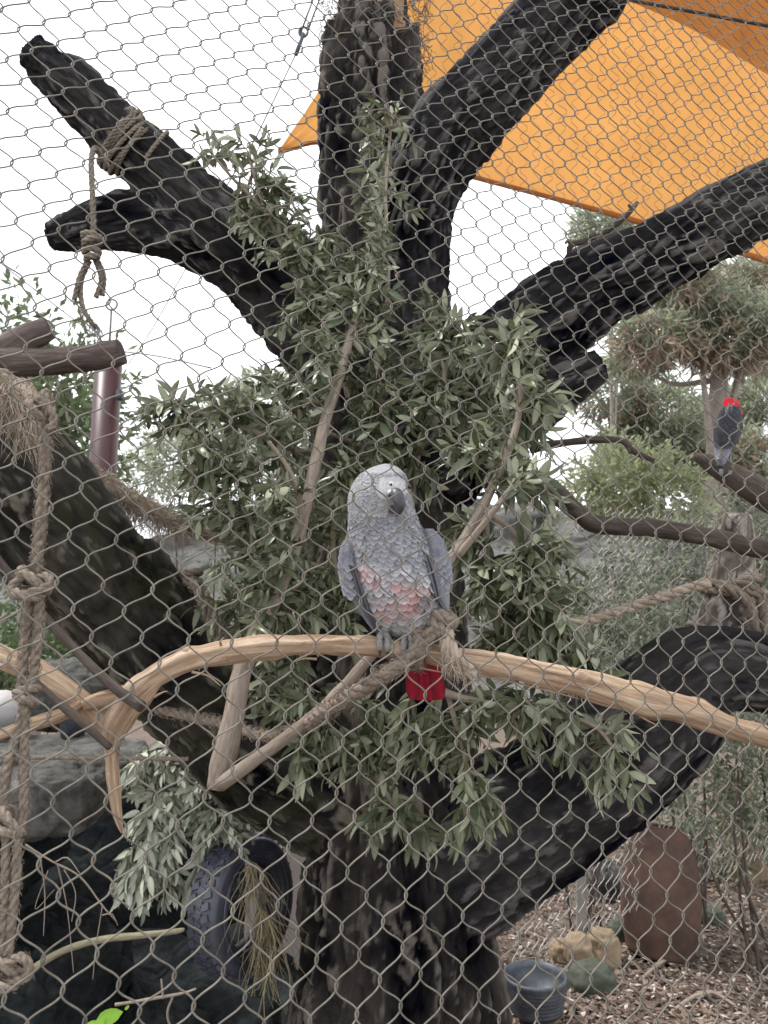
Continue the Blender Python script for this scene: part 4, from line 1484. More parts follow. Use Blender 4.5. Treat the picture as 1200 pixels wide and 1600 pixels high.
olive('small olive spray rising over the sawn upper limb',
      [[(500, 520, 1.85, 6), (460, 420, 1.82, 5), (420, 340, 1.8, 4), (395, 265, 1.78, 3), (390, 240, 1.78, 2)], [(415, 330, 1.8, 3), (365, 280, 1.78, 2.5), (335, 245, 1.77, 2)]],
      [(395, 270, 45, 40, 1.74, 1.84, 8), (335, 240, 18, 16, 1.76, 1.8, 3), (440, 330, 55, 45, 1.74, 1.86, 12), (400, 340, 45, 45, 1.74, 1.86, 8)], 107, lsize=(.55, 1.0))
olive('thick tangle of olive leaves in the crotch of the upper limb',
      [[(560, 640, 1.75, 8), (520, 540, 1.78, 6), (480, 450, 1.8, 5), (470, 380, 1.8, 3)], [(530, 560, 1.78, 5), (580, 470, 1.78, 4), (600, 400, 1.8, 3)]],
      [(480, 400, 70, 50, 1.68, 1.86, 15), (540, 440, 65, 60, 1.66, 1.84, 14), (470, 490, 65, 45, 1.66, 1.84, 12), (570, 360, 50, 50, 1.74, 1.88, 9), (540, 540, 60, 40, 1.6, 1.8, 9)], 108, lsize=(.55, 1.05))
olive('single thin olive shoot climbing the crotch below the sail',
      [[(605, 480, 1.82, 4), (606, 400, 1.84, 3.5), (602, 300, 1.86, 3), (608, 230, 1.87, 2.5), (612, 180, 1.88, 2)]],
      [(605, 190, 22, 18, 1.84, 1.9, 4), (590, 230, 22, 20, 1.84, 1.9, 3), (600, 320, 28, 40, 1.82, 1.9, 4)], 109, lsize=(.6, 1.1))
olive('olive spray spread over the trunk above the parrot head',
      [[(640, 800, 1.6, 7), (650, 720, 1.6, 6), (680, 640, 1.58, 5), (700, 560, 1.58, 4), (720, 500, 1.58, 3)], [(648, 725, 1.6, 5), (600, 650, 1.62, 4), (590, 580, 1.65, 3)]],
      [(700, 520, 60, 40, 1.5, 1.68, 11), (640, 590, 60, 50, 1.52, 1.7, 10), (700, 640, 70, 50, 1.5, 1.65, 12), (590, 660, 60, 45, 1.55, 1.7, 11), (640, 720, 60, 35, 1.5, 1.62, 9)], 110, lsize=(.55, 1.1))
olive('shaded olive leaves packed behind the parrot shoulder',
      [[(560, 1040, 1.6, 7), (530, 930, 1.6, 6), (520, 830, 1.6, 5), (540, 740, 1.6, 4)], [(528, 900, 1.6, 5), (470, 880, 1.55, 4), (430, 930, 1.5, 3)]],
      [(500, 820, 55, 60, 1.5, 1.68, 11), (470, 930, 60, 50, 1.45, 1.6, 13), (520, 960, 50, 45, 1.45, 1.6, 10), (410, 1000, 50, 40, 1.45, 1.6, 8), (545, 720, 50, 40, 1.52, 1.7, 8)], 111, lsize=(.55, 1.1), stem_mat=M['twig'])
olive('olive sprig lying along the far end of the perch toward the roped stump',
      [[(760, 1000, 1.5, 6), (840, 1020, 1.46, 4), (920, 1050, 1.42, 3)]],
      [(840, 1010, 65, 35, 1.35, 1.5, 12), (920, 1050, 50, 35, 1.35, 1.46, 8), (780, 1000, 50, 40, 1.4, 1.55, 8)], 112, lsize=(.6, 1.15), droop=.5)
olive('loose olive spray woven across the trunk between the upper and lower boughs',
      [[(600, 760, 1.75, 6), (570, 680, 1.78, 5), (540, 600, 1.8, 4), (560, 520, 1.82, 3)], [(575, 700, 1.78, 4), (480, 660, 1.74, 3), (420, 600, 1.72, 2)], [(580, 640, 1.8, 4), (660, 560, 1.78, 3), (740, 540, 1.72, 2)]],
      [(560, 600, 70, 60, 1.66, 1.85, 10), (440, 590, 60, 45, 1.62, 1.8, 9), (640, 500, 60, 60, 1.68, 1.85, 9), (760, 600, 60, 60, 1.6, 1.75, 9), (820, 700, 50, 50, 1.5, 1.7, 7)], 113)
olive('ragged olive spray filling the gap between the parrot and the mossy log',
      [[(480, 1040, 1.7, 6), (440, 960, 1.68, 5), (400, 880, 1.66, 4), (390, 800, 1.64, 3)], [(440, 960, 1.68, 4), (380, 980, 1.64, 3), (360, 940, 1.62, 2)]],
      [(380, 860, 55, 60, 1.55, 1.75, 10), (370, 960, 45, 50, 1.55, 1.7, 8), (440, 820, 50, 60, 1.6, 1.75, 8), (450, 1040, 60, 40, 1.5, 1.7, 8), (300, 790, 60, 40, 1.6, 1.75, 7)], 114)
print('olive leaves', nleaf)

# pale grey drooping shrub over the ledge
bough('grey_shrub', 'pale grey leaved shrub drooping over the dark hollow beside the ledge', 'shrub', None,
      [[(330, 1130, 2.15, 10), (270, 1180, 2.1, 8), (240, 1260, 2.06, 6), (230, 1340, 2.04, 4)], [(320, 1140, 2.15, 8), (330, 1230, 2.1, 6), (340, 1310, 2.06, 4)], [(300, 1160, 2.13, 6), (215, 1190, 2.08, 4)]],
      [(240, 1200, 50, 40, 2.0, 2.15, 14), (240, 1290, 50, 50, 1.98, 2.12, 18), (300, 1250, 60, 50, 2.0, 2.15, 18), (350, 1290, 45, 45, 1.98, 2.1, 14), (215, 1370, 35, 45, 1.98, 2.1, 12), (285, 1350, 45, 50, 2.0, 2.1, 11)],
      GREYL, M['dark_stick'], M['dark_stick'], (.75, 1.25), .015, .9, 201)

# ================================================================== ROCKS, HOLLOW, TYRE
def rock(name, label, c, rad, seed, mat, amp=.25, k=3.0, power=.55, nu=120, nv=70, group=None, cat='rock', rotz=0):
    mb = MB()
    a = rotz

    def d(v):
        q = v * k / max(rad) + seed * 3.3
        n = fbm(q, 5, seed)
        rd = 1 - np.abs(2 * vnoise(q * 1.7 + 4, seed + 3) - 1)
        lay = vnoise(np.stack([v[:, 0] * .8, v[:, 1] * .8, v[:, 2] * 22 / max(rad) * .6], 1) + seed, seed + 7)
        fine = fbm(q * 5.3 + 9, 4, seed + 11) - .5
        return max(rad) * amp * ((n - .5) * 1.3 - rd ** 2 * .25 + (lay - .5) * .25 + fine * .5)
    ellipsoid(mb, c, rad, nu, nv, d, power, [[math.cos(a), -math.sin(a), 0], [math.sin(a), math.cos(a), 0], [0, 0, 1]])
    return single(name, mb, M[mat], label, cat, group)


RK = 'rocks at the edge of the hollow'
rock('rock_ledge', 'flat topped grey rock ledge overhanging the dark hollow', np.array([-1.32, 2.42, 1.03]), (.52, .38, .105), 3, 'rock', .12, 3.2, .42, 150, 90, RK)
rock('rock', 'dark layered rock just under the grey ledge', np.array([-1.55, 2.5, .80]), (.46, .38, .14), 5, 'rock_dark', .2, 4, .5, 120, 80, RK)
rock('rock', 'broad dark mossy rock sloping below the hanging tyre', W(180, 1690, 2.45), (.72, .6, .34), 7, 'rock_dark', .2, 4, .6, 160, 100, RK)
rock('rock', 'low dark rock under the dead twigs and knotted rope end', W(-10, 1600, 2.2), (.35, .4, .26), 8, 'rock_dark', .2, 4, .6, 120, 80, RK)
rock('rock_wall', 'rock wall closing the back of the hollow, its shade put into the black colour', W(230, 1420, 3.75), (1.35, .35, .80), 11, 'rock_dark', .12, 4, .5, 150, 90, RK)
rock('boulder', 'smooth pale rounded boulder on the ledge behind the knotted rope', W(2, 1114, 2.6), (.085, .085, .078), 13, 'stone_pale', .06, 2, 1.0, 40, 26, None, 'boulder')
rock('rock', 'grey green rough boulder behind the ledge beneath the mossy log', W(115, 1085, 3.1), (.20, .2, .15), 14, 'rock', .2, 3, .8, 70, 46, RK)
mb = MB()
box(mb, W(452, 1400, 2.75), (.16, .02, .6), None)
single('wall_panel', mb, M['panel'], 'flat brown panel, colour lightened for lack of light, between the tyre and the trunk', 'panel', None, None, False)

# small pail on the ledge
pl = thing('small_pail', 'little dull metal pail standing on the rock ledge', 'pail', W(113, 1160, 2.55))
mb = MB()
c = W(113, 1158, 2.55)
c[2] = 1.115
pts = [(0, .0), (.036, .0), (.045, .085), (.047, .088), (.043, .088), (.034, .006), (0, .006)]
th = np.arange(28) / 28 * 2 * math.pi


def lathe(mb, c, prof, segs=32, axis=None, col=None, mi=0):
    th = np.arange(segs) / segs * 2 * math.pi
    v = np.array([[r * math.cos(t), r * math.sin(t), z] for r, z in prof for t in th])
    if axis is not None:
        v = v @ np.array(axis).T
    i = np.arange(len(prof) - 1)[:, None] * segs
    j = np.arange(segs)[None]
    k = (j + 1) % segs
    q = np.stack([i + j, i + k, i + segs + k, i + segs + j], -1).reshape(-1, 4)
    mb.add(v + np.asarray(c), q, None, v, col, mi)


lathe(mb, c, pts, 28)
part('bowl', mb, M['tin'], pl)
mb = MB()
tt = np.linspace(0, math.pi, 16)
tube(mb, np.stack([c[0] + .046 * np.cos(tt), c[1] - .01 + 0 * tt, c[2] + .086 - .03 * np.sin(tt)], 1), .003, 6)
part('handle', mb, M['tin'], pl)

# hanging tyre
Zty = 2.05
tc = W(380, 1412, Zty)
ty = thing('hanging_tyre', 'worn black tyre hanging in the hollow with dry straw through it', 'tyre', tc)
axis = norm(np.array([.86, -.50, .08]))          # the wheel axle, turned toward the viewer
uu = norm(np.cross([0, 0, 1], axis))
vv = np.cross(axis, uu)
AX = np.stack([uu, vv, axis], 1)
Ro, Ri, hw = .164, .108, .050
prof = []
for a in np.linspace(-math.pi * .78, math.pi * .78, 26):
    rr = (Ro + Ri) / 2 + .008 + .032 * np.sign(math.cos(a)) * abs(math.cos(a)) ** .5
    zz = hw * np.sign(math.sin(a)) * abs(math.sin(a)) ** .6
    prof.append((rr, zz))
prof += [(Ri - .002, hw * .52), (Ri + .014, hw * .35), (Ro - .022, hw * .4), (Ro - .012, 0), (Ro - .022, -hw * .4), (Ri + .014, -hw * .35), (Ri - .002, -hw * .52), prof[0]]
mb = MB()
lathe(mb, tc, prof, 72, AX)
part('carcass', mb, M['rubber'], ty)
tread = MB()
for k in range(40):
    a = k / 40 * 2 * math.pi
    for (z0, tw_) in ((-.024, .35), (.0, -.35), (.024, .35)):
        loc = np.array([math.cos(a + z0 * 2) * (Ro + .012), math.sin(a + z0 * 2) * (Ro + .012), z0])
        er, et = np.array([math.cos(a), math.sin(a), 0]), np.array([-math.sin(a), math.cos(a), 0])
        ez_ = np.array([0, 0, 1])
        et2 = norm(et + ez_ * tw_)
        ez2 = np.cross(er, et2)
        rot = AX @ np.stack([er, et2, ez2], 1)
        box(tread, tc + AX @ loc, (.0042, .0085, .0115), rot)
part('tread', tread, M['rubber'], ty, False, 'stuff')
mb = MB()
th = np.linspace(0, 2 * math.pi, 60)
for rr_, zz_ in ((Ri + .026, hw + .002), (Ri + .006, hw * .8)):
    ring = np.stack([rr_ * np.cos(th), rr_ * np.sin(th), np.full(60, zz_)], 1) @ AX.T + tc
    tube(mb, ring, .0035, 6, cap0=False, cap1=False)
part('bead_ring', mb, M['rubber'], ty)
mb = MB()
rope(mb, [W(*p) for p in [(395, 1320, 2.05), (394, 1290, 2.06), (392, 1250, 2.08), (390, 1190, 2.1)]], .006, fuzz=40, seed=91)
rope(mb, [W(*p) for p in [(384, 1318, 2.05), (382, 1290, 2.06), (386, 1240, 2.08), (388, 1190, 2.1)]], .005, fuzz=40, seed=92)
single('tyre_rope', mb, M['rope_grey'], 'doubled cord from which the tyre hangs', 'rope')
mb = MB()
fringe(mb, [W(388, 1345, 1.96), W(402, 1352, 1.95)], 50, .22, .008, .0016, (.10, -.05, -1.6), 21)
fringe(mb, [W(405, 1420, 1.92), W(425, 1440, 1.92)], 60, .20, .012, .0018, (.05, -.02, -1.7), 22)
fringe(mb, [W(400, 1460, 1.92), W(432, 1490, 1.92)], 45, .14, .014, .0018, (.06, -.02, -1.7), 23)
single('straw_bundle', mb, M['straw'], 'dry yellow straw trailing out of the hanging tyre', 'straw', None, 'stuff')

# dead twigs, stick and green leaf
bare('dead_twig', 'little bare dead twig with fine side shoots hanging in the dark hollow',
     [[(40, 1320, 1.5, 1.50), (80, 1345, 1.5, 1.44), (125, 1370, 1.5, 1.32), (160, 1415, 1.5, 1.20), (182, 1440, 1.5, 0.90)],
      [(62, 1335, 1.5, 1.20), (70, 1395, 1.49, 0.90), (68, 1462, 1.48, 0.72)], [(85, 1348, 1.5, 1.20), (105, 1340, 1.49, 1.08), (125, 1365, 1.48, 0.72)], [(90, 1350, 1.5, 1.20), (105, 1420, 1.49, 0.90), (115, 1520, 1.48, 0.60)],
      [(100, 1358, 1.5, 0.96), (118, 1395, 1.49, 0.84), (112, 1440, 1.48, 0.72)], [(160, 1415, 1.5, 0.90), (150, 1480, 1.49, 0.72), (145, 1530, 1.48, 0.60)], [(160, 1430, 1.5, 0.90), (175, 1428, 1.5, 0.72), (184, 1446, 1.5, 0.48)], [(75, 1360, 1.5, 0.72), (55, 1420, 1.49, 0.60), (85, 1390, 1.49, 0.48)]],
     M['stick'], None, 6, .4, 'twig')
bare('fallen_stick', 'pale bent stick lying on the dark rock below the tyre',
     [[(40, 1520, 1.85, 6), (100, 1485, 1.86, 5.5), (160, 1468, 1.87, 5), (215, 1462, 1.88, 5), (275, 1455, 1.89, 4), (288, 1452, 1.89, 2)]], M['twig'], None, 10, .4, 'stick')
bare('fallen_stick', 'thin dry twig with a curled dead leaf on the dark rock',
     [[(180, 1570, 1.8, 2.5), (240, 1560, 1.8, 2.5), (285, 1552, 1.8, 2), (306, 1545, 1.8, 1.5)], [(270, 1556, 1.8, 2), (262, 1590, 1.8, 2), (285, 1640, 1.8, 2)], [(255, 1560, 1.8, 2), (252, 1530, 1.8, 1.5)]], M['stick'], None, 8, .4, 'stick')
me = leaf_mesh('bright_leaf', .05, .014, [M['leaf_bright'], M['leaf_bright']], .1, .2)
gl = thing('leaf_sprig', 'bright lime green leaf sprig poking up from below', 'leaf', W(160, 1640, 1.3))
mb = MB()
tube(mb, spline(np.array([W(150, 1680, 1.3), W(155, 1630, 1.3), W(165, 1592, 1.3)]), n=5), .0012, 6)
part('stalk', mb, M['leaf_bright'], gl)
for (x, y, d, u_, s) in ((150, 1596, (1, .2, .25), (0, -1, .3), .9), (162, 1605, (-1, .1, -.1), (0, -1, .5), .8), (195, 1578, (.4, 0, .4), (0, -1, .3), .2), (160, 1620, (.8, 0, -.3), (0, -1, .4), .7)):
    m = leaf_mat(W(x, y, 1.3), np.array(d, float), np.array(u_, float), s)
    m[:3, 3] -= np.array(gl.location)
    o = bpy.data.objects.new('leaf', me)
    COL.objects.link(o)
    o.parent = gl
    o.matrix_basis = Matrix(m.tolist())

# ================================================================== THINGS ON THE FLOOR AT THE RIGHT
def on_ground(px, py):
    return W(px, py, gz(py))


c = on_ground(1030, 1492)
c[2] = 0
br = thing('terracotta_barrel', 'weathered terracotta barrel leaning beyond the second mesh', 'barrel', c)
mb = MB()
ax_t = norm(np.array([.12, .12, 1.0]))
u_ = norm(np.cross([0, 1, 0], ax_t))
A3 = np.stack([u_, np.cross(ax_t, u_), ax_t], 1)
prof = [(0, 0), (.13, 0), (.155, .05), (.175, .14), (.18, .26), (.165, .39), (.135, .49), (.10, .545), (.085, .55), (.075, .53), (0, .51)]
lathe(mb, c, [tuple(p) for p in spline(np.array([[a, b, 0] for a, b in prof]), n=4)[:, :2]], 48, A3)
part('body', mb, M['terracotta'], br)
mb = MB()
th = np.linspace(0, 2 * math.pi, 49)
tube(mb, np.stack([.088 * np.cos(th), .088 * np.sin(th), np.full(49, .548)], 1) @ A3.T + c, .010, 8, cap0=False, cap1=False)
part('rim', mb, M['terracotta'], br)

cb_ = W(836, 1527, 2.75)
bb = thing('upturned_bucket', 'ribbed grey metal dish on a dark stand at the foot of the trunk', 'bucket', (cb_[0], cb_[1], 0))
mb = MB()
prof = [(0, -.07), (.09, -.07), (.104, -.01), (.110, .012), (.116, .012), (.118, .004), (.114, -.012)]
for k in range(7):
    z = -.016 - k * .013
    r0 = .112 - k * .0022
    prof += [(r0, z), (r0 + .0025, z - .004), (r0, z - .008)]
prof += [(.094, -.112), (.09, -.11)]
lathe(mb, cb_, prof, 48)
part('dish', mb, M['tin'], bb)
mb = MB()
lathe(mb, cb_, [(0, -.10), (.07, -.105), (.055, -.2), (.05, -.35), (.07, -cb_[2] + .02), (.085, -cb_[2] - .02)], 32)
part('stand', mb, M['dark_plastic'], bb)

pc = on_ground(912, 1500)
mb = MB()
box(mb, (pc[0], pc[1], .28), (.022, .014, .33), [[1, 0, .03], [0, 1, 0], [-.03, 0, 1]])
single('plank', mb, M['plank_grey'], 'narrow grey upright plank behind the ribbed dish', 'plank', None, None, False)
for i, (x, y, w_, h_, d_, m_, lab) in enumerate([
        (944, 1512, .075, .11, .06, 'stone_tan', 'pale tan pointed stone beside the grey plank'),
        (905, 1516, .065, .10, .06, 'stone_tan', 'brown stone wedged between the plank and the ribbed dish'),
        (925, 1555, .10, .085, .07, 'stone_moss', 'dark green mossy stone in front of the tan stones'),
        (878, 1502, .06, .06, .05, 'stone_tan', 'small brown stone against the trunk foot'),
        (975, 1475, .07, .08, .06, 'stone_moss', 'dark stone at the foot of the terracotta barrel'),
        (950, 1400, .10, .13, .08, 'rock', 'grey block of stone behind the plank'),
        (1110, 1440, .07, .05, .06, 'stone_moss', 'dark stone half sunk among the fallen leaves past the barrel')]):
    p = on_ground(x, y)
    p[2] = h_ * .55
    rock('stone', lab, p, (w_, d_, h_), 60 + i, m_, .3, 2.2, .8, 44, 28, 'stones on the aviary floor', 'stone')
p = on_ground(1165, 1370)
mb = MB()
tube(mb, spline(np.array([[p[0], p[1], -.05, .14], [p[0] + .02, p[1], .2, .13], [p[0] - .04, p[1], .45, .11], [p[0] - .02, p[1], .62, .08]]), step=.03)[:, :3], np.linspace(.15, .09, 24) if False else .12, 40,
     lambda c, r: r * .7 * (fbm(c * [6, 6, 5], 4, 77) - .5), capnoise=.03)
single('tree_stump', mb, M['stone_tan'], 'pale sandy weathered stump among the shrubs past the barrel', 'stump')
p0, p1 = on_ground(875, 1592), on_ground(1005, 1578)
mb = MB()
tube(mb, np.array([p0 + [0, 0, .03], (p0 + p1) / 2 + [0, 0, .03], p1 + [0, 0, .03]]), .013, 12)
single('metal_rod', mb, M['dark_stick'], 'straight rusty rod lying on the soil in front of the stones', 'rod')
for i, (x0, y0, x1, y1) in enumerate([(1000, 1540, 1075, 1500), (1090, 1560, 1150, 1580), (1050, 1590, 1130, 1560)]):
    a, b = on_ground(x0, y0), on_ground(x1, y1)
    mb = MB()
    tube(mb, spline(np.array([a + [0, 0, .02], (a + b) / 2 + [0, .02, .035], b + [0, 0, .02]]), n=8), .007, 8, lambda c, r: r * .4 * (fbm(c * 50, 2, i) - .5))
    single('fallen_stick', mb, M['stick'], ['dead stick lying between the barrel and the rusty rod', 'dead stick lying on leaf litter well past the barrel', 'dead stick lying parallel to the rusty rod on leaf litter'][i], 'stick', 'sticks on the aviary floor')

# ================================================================== PARROTS
def feather(mb, P, Nn, D, L, wd, col0, col1, lift=.0012, dome=.12, nseg=4, tipcol=None):
    """a small shield shaped feather lying on a surface; D points to the tip"""
    D = norm(D - Nn * np.dot(D, Nn))
    S = np.cross(D, Nn)
    v, c = [], []
    cols = (-1, -.55, 0, .55, 1)
    ts = (0, .3, .6, .85, 1)
    for t in ts:
        for q_ in cols:
            y = L * t * (1 - .42 * q_ * q_ * t)
            wv = wd * (.6 + .55 * min(1, t * 1.8)) * (1 - .16 * t ** 4) * .9
            h = .0002 + lift * t ** 1.2 - dome * wv * q_ * q_ * 1.5 - lift * .5 * max(0, t - .7)
            v.append(P + D * y + S * wv * q_ + Nn * h)
            e = max(max(0, (t - .5) / .5) ** 1.5, .7 * q_ * q_ * t)
            c.append(np.asarray(col0) * (1 - e) + np.asarray(col1) * e)
    q = [[i * 5 + k, i * 5 + k + 1, i * 5 + k + 6, i * 5 + k + 5] for i in range(4) for k in range(4)]
    mb.add(np.array(v), q, None, None, np.array(c))


def blade(mb, A, Bp, up, wd, col0, col1, curve=.0, nseg=8, square=.5):
    """a long flight or tail feather from A to B lying across direction up"""
    A, Bp = np.asarray(A), np.asarray(Bp)
    D = norm(Bp - A)
    S = norm(np.cross(D, up))
    U = np.cross(S, D)
    t = np.linspace(0, 1, nseg + 1)
    w = wd * np.minimum(1, .55 + t * 1.2) * np.where(t > square, np.sqrt(np.clip(1 - ((t - square) / (1.02 - square)) ** 2.4, .0, 1)), 1)
    v, c = [], []
    for i in range(nseg + 1):
        b = A + (Bp - A) * t[i] + U * curve * math.sin(math.pi * t[i])
        for s in (-1, -.15, 0, .15, 1):
            v.append(b + S * w[i] * s - U * .18 * w[i] * abs(s) + U * (.0007 if s == 0 else 0))
            e = abs(s) ** 2
            c.append(np.asarray(col0) * (1 - e) + np.asarray(col1) * e)
    q = []
    for i in range(nseg):
        for s in range(4):
            a = i * 5 + s
            q.append([a, a + 1, a + 6, a + 5])
    mb.add(np.array(v), q, None, None, np.array(c))


def parrot_main():
    Zb = 1.085
    u = Zb / F                                     # metres for one photo pixel at the bird
    base = W(622, 1000, Zb)
    root = thing('grey_parrot', 'grey parrot with pink flecked belly and red tail facing out from the peeled perch', 'parrot', base)
    # rows: py, cx, half width, half depth, depth offset (metres, minus is toward the viewer)
    rows = np.array([
        (724.5, 603, 3, 4, -.012), (728, 602, 17, 17, -.012), (734, 600, 28, 29, -.013), (743, 597.5, 37, 38, -.014), (755, 595.5, 43, 44, -.014), (768, 594, 47, 48, -.013), (782, 594, 50, 49, -.011),
        (797, 596, 51, 49, -.008), (812, 599, 53, 50, -.005), (828, 603, 57, 52, -.003), (845, 608, 62, 56, -.001), (865, 614, 66, 60, 0), (890, 618, 68, 64, .001), (915, 622, 68, 65, .002), (940, 627, 64, 62, .004),
        (960, 632, 58, 56, .007), (976, 636, 50, 48, .010), (988, 639, 39, 38, .014), (996, 641, 24, 24, .017), (1000, 642, 5, 6, .018)])
    key = np.concatenate([[0], np.cumsum(np.hypot(np.diff(rows[:, 0]), np.diff(rows[:, 2]) * .6))])
    kk = np.linspace(0, key[-1], 90)
    prof = np.stack([np.interp(kk, key, rows[:, i]) for i in range(5)], 1)
    for _ in range(3):
        prof[1:-1] = (prof[:-2] + prof[1:-1] * 2 + prof[2:]) / 4
    segs = 72

    def surf(row, th):
        """th = 0 faces the viewer, positive to picture right"""
        py, cx, a, b, off = row
        return W(cx + a * math.sin(th), py, Zb + off - b * u * math.cos(th))
    V, C = [], []
    grey, pale, white = np.array([.165, .165, .175]), np.array([.27, .27, .28]), np.array([.40, .40, .405])
    for r_ in prof:
        for s in range(segs):
            th = s / segs * 2 * math.pi
            p = surf(r_, th)
            x, y = r_[1] + r_[2] * math.sin(th), r_[0]
            front = math.cos(th) > -.1
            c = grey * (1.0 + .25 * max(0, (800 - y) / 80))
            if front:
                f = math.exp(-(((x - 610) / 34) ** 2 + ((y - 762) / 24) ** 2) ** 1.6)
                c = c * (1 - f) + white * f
            V.append(p)
            C.append(c)
    V = np.array(V)
    C = np.array(C)
    # the brow, the cheek and the pinch below them
    n = len(prof)
    i = np.arange(n - 1)[:, None] * segs
    j = np.arange(segs)[None]
    k = (j + 1) % segs
    q = np.stack([i + j, i + k, i + segs + k, i + segs + j], -1).reshape(-1, 4)
    t = np.vstack([np.stack([(np.arange(segs) + 1) % segs, np.arange(segs), np.full(segs, n * segs)], -1), np.stack([(n - 1) * segs + np.arange(segs), (n - 1) * segs + (np.arange(segs) + 1) % segs, np.full(segs, n * segs + 1)], -1)])
    V = np.vstack([V, [V[:segs].mean(0)], [V[(n - 1) * segs:n * segs].mean(0)]])
    C = np.vstack([C, [C[0]], [C[-1]]])
    mb = MB()
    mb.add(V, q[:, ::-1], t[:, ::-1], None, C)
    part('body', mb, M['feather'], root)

    rs = np.random.default_rng(4)
    # shingled plumage
    pl_ = MB()

    def row_at(y):
        return np.array([np.interp(y, prof[:, 0], prof[:, m]) for m in range(5)])
    y = 738.0
    odd = 0
    while y < 992:
        sz = float(np.interp(y, [738, 770, 800, 830, 870, 900, 990], [3.6, 4.6, 6.6, 9.0, 11.5, 12.5, 11.5]))
        row = row_at(y)
        circ = row[2]
        dth = sz * 1.35 / max(circ, 8)
        ths = np.arange(-2.2, 2.2, dth) + (dth / 2 if odd else 0)
        for th in ths:
            th = th + rs.normal(0, dth * .10)
            yy = y + rs.normal(0, sz * .12)
            row = row_at(yy)
            x = row[1] + row[2] * math.sin(th)
            if abs(th) < 1.5 and ((x - 612) / 27) ** 2 + ((yy - 760) / 20) ** 2 < 1 and math.cos(th) > 0:
                continue
            if ((x - 621) / 13) ** 2 + ((yy - 790) / 17) ** 2 < 1:
                continue
            P = surf(row, th)
            P2 = surf(row_at(yy + 4), th)
            P3 = surf(row, th + .05)
            D = norm(P2 - P)
            Nn = norm(np.cross(D, P3 - P))
            if np.dot(Nn, FWD) > 0 and math.cos(th) > 0:
                Nn = -Nn
            if math.cos(th) <= 0 and np.dot(Nn, P - W(row[1], yy, Zb)) < 0:
                Nn = -Nn
            b = rs.uniform(.85, 1.15)
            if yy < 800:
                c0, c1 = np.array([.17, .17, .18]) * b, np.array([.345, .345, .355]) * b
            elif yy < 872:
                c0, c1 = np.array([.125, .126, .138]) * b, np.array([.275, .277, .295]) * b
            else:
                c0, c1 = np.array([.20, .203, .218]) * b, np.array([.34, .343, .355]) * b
                pink = 0
                for (bx_, by_, sx, sy, am) in ((572, 884, 22, 10, .9), (585, 900, 20, 8, .5), (625, 903, 18, 12, .75), (650, 918, 26, 12, .95), (605, 935, 22, 14, .6), (640, 935, 24, 12, .9), (595, 950, 26, 10, .95), (630, 950, 20, 10, .9), (662, 910, 14, 8, .7)):
                    pink = max(pink, am * math.exp(-((x - bx_) / sx) ** 2 - ((yy - by_) / sy) ** 2))
                pink *= rs.uniform(.2, 1.2)
                mott = rs.uniform(.6, 1.25)
                c0, c1 = c0 * mott, c1 * (.5 + .6 * mott)
                red = np.array([.31, .105, .095])
                c0 = c0 * (1 - min(1, pink)) + red * min(1, pink)
                c1 = c1 * (1 - min(.75, pink * .7)) + np.array([.40, .22, .195]) * min(.75, pink * .7)
                if yy > 955:
                    w = min(1, (yy - 955) / 20)
                    c1 = c1 * (1 - w) + np.array([.36, .34, .31]) * w
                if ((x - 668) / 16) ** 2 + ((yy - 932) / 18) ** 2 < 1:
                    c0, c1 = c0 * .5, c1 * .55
            for _ in range(4 if yy < 800 else 9):
                S_ = np.cross(D, Nn)
                wv = sz * u
                o_ = rs.uniform(-.8, .8)
                b0 = P + D * wv * rs.uniform(.5, 1.45) * (1 - .35 * o_ * o_) + S_ * wv * o_ + Nn * rs.uniform(.0008, .0026)
                b1 = b0 + (D * rs.uniform(.35, .8) + S_ * rs.normal(0, .22) + Nn * rs.uniform(-.05, .22)) * wv
                hw_ = S_ * .00022
                pl_.add(np.array([b0 - hw_, b0 + hw_, b1]), None, [[0, 1, 2]], None, (c0 * .3 + c1 * .7) * rs.uniform(.8, 1.2))
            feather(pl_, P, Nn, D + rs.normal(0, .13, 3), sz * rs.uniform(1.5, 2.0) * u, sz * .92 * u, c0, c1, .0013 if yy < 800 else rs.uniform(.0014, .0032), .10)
        y += sz * .62
        odd = 1 - odd
    part('plumage', pl_, M['feather'], root, True, 'stuff')

    # wings: a rounded shield with coverts and long dark flight feathers
    def wing(path, flight, sgn):
        S = spline(np.array(path, float), n=10)            # px, py, dz, half width px, half depth px
        w_root = MB()
        nn = len(S)
        vs = []
        for r_ in S:
            for s in range(28):
                a = s / 28 * 2 * math.pi
                vs.append(W(r_[0] + r_[3] * math.sin(a), r_[1], Zb + r_[2] - r_[4] * u * math.cos(a)))
        i_ = np.arange(nn - 1)[:, None] * 28
        j_ = np.arange(28)[None]
        k_ = (j_ + 1) % 28
        qq = np.stack([i_ + j_, i_ + k_, i_ + 28 + k_, i_ + 28 + j_], -1).reshape(-1, 4)
        w_root.add(np.array(vs), qq[:, ::-1], None, None, np.array([.13, .133, .155]))
        wo_ = part('wing', w_root, M['feather'], root)
        cv = MB()
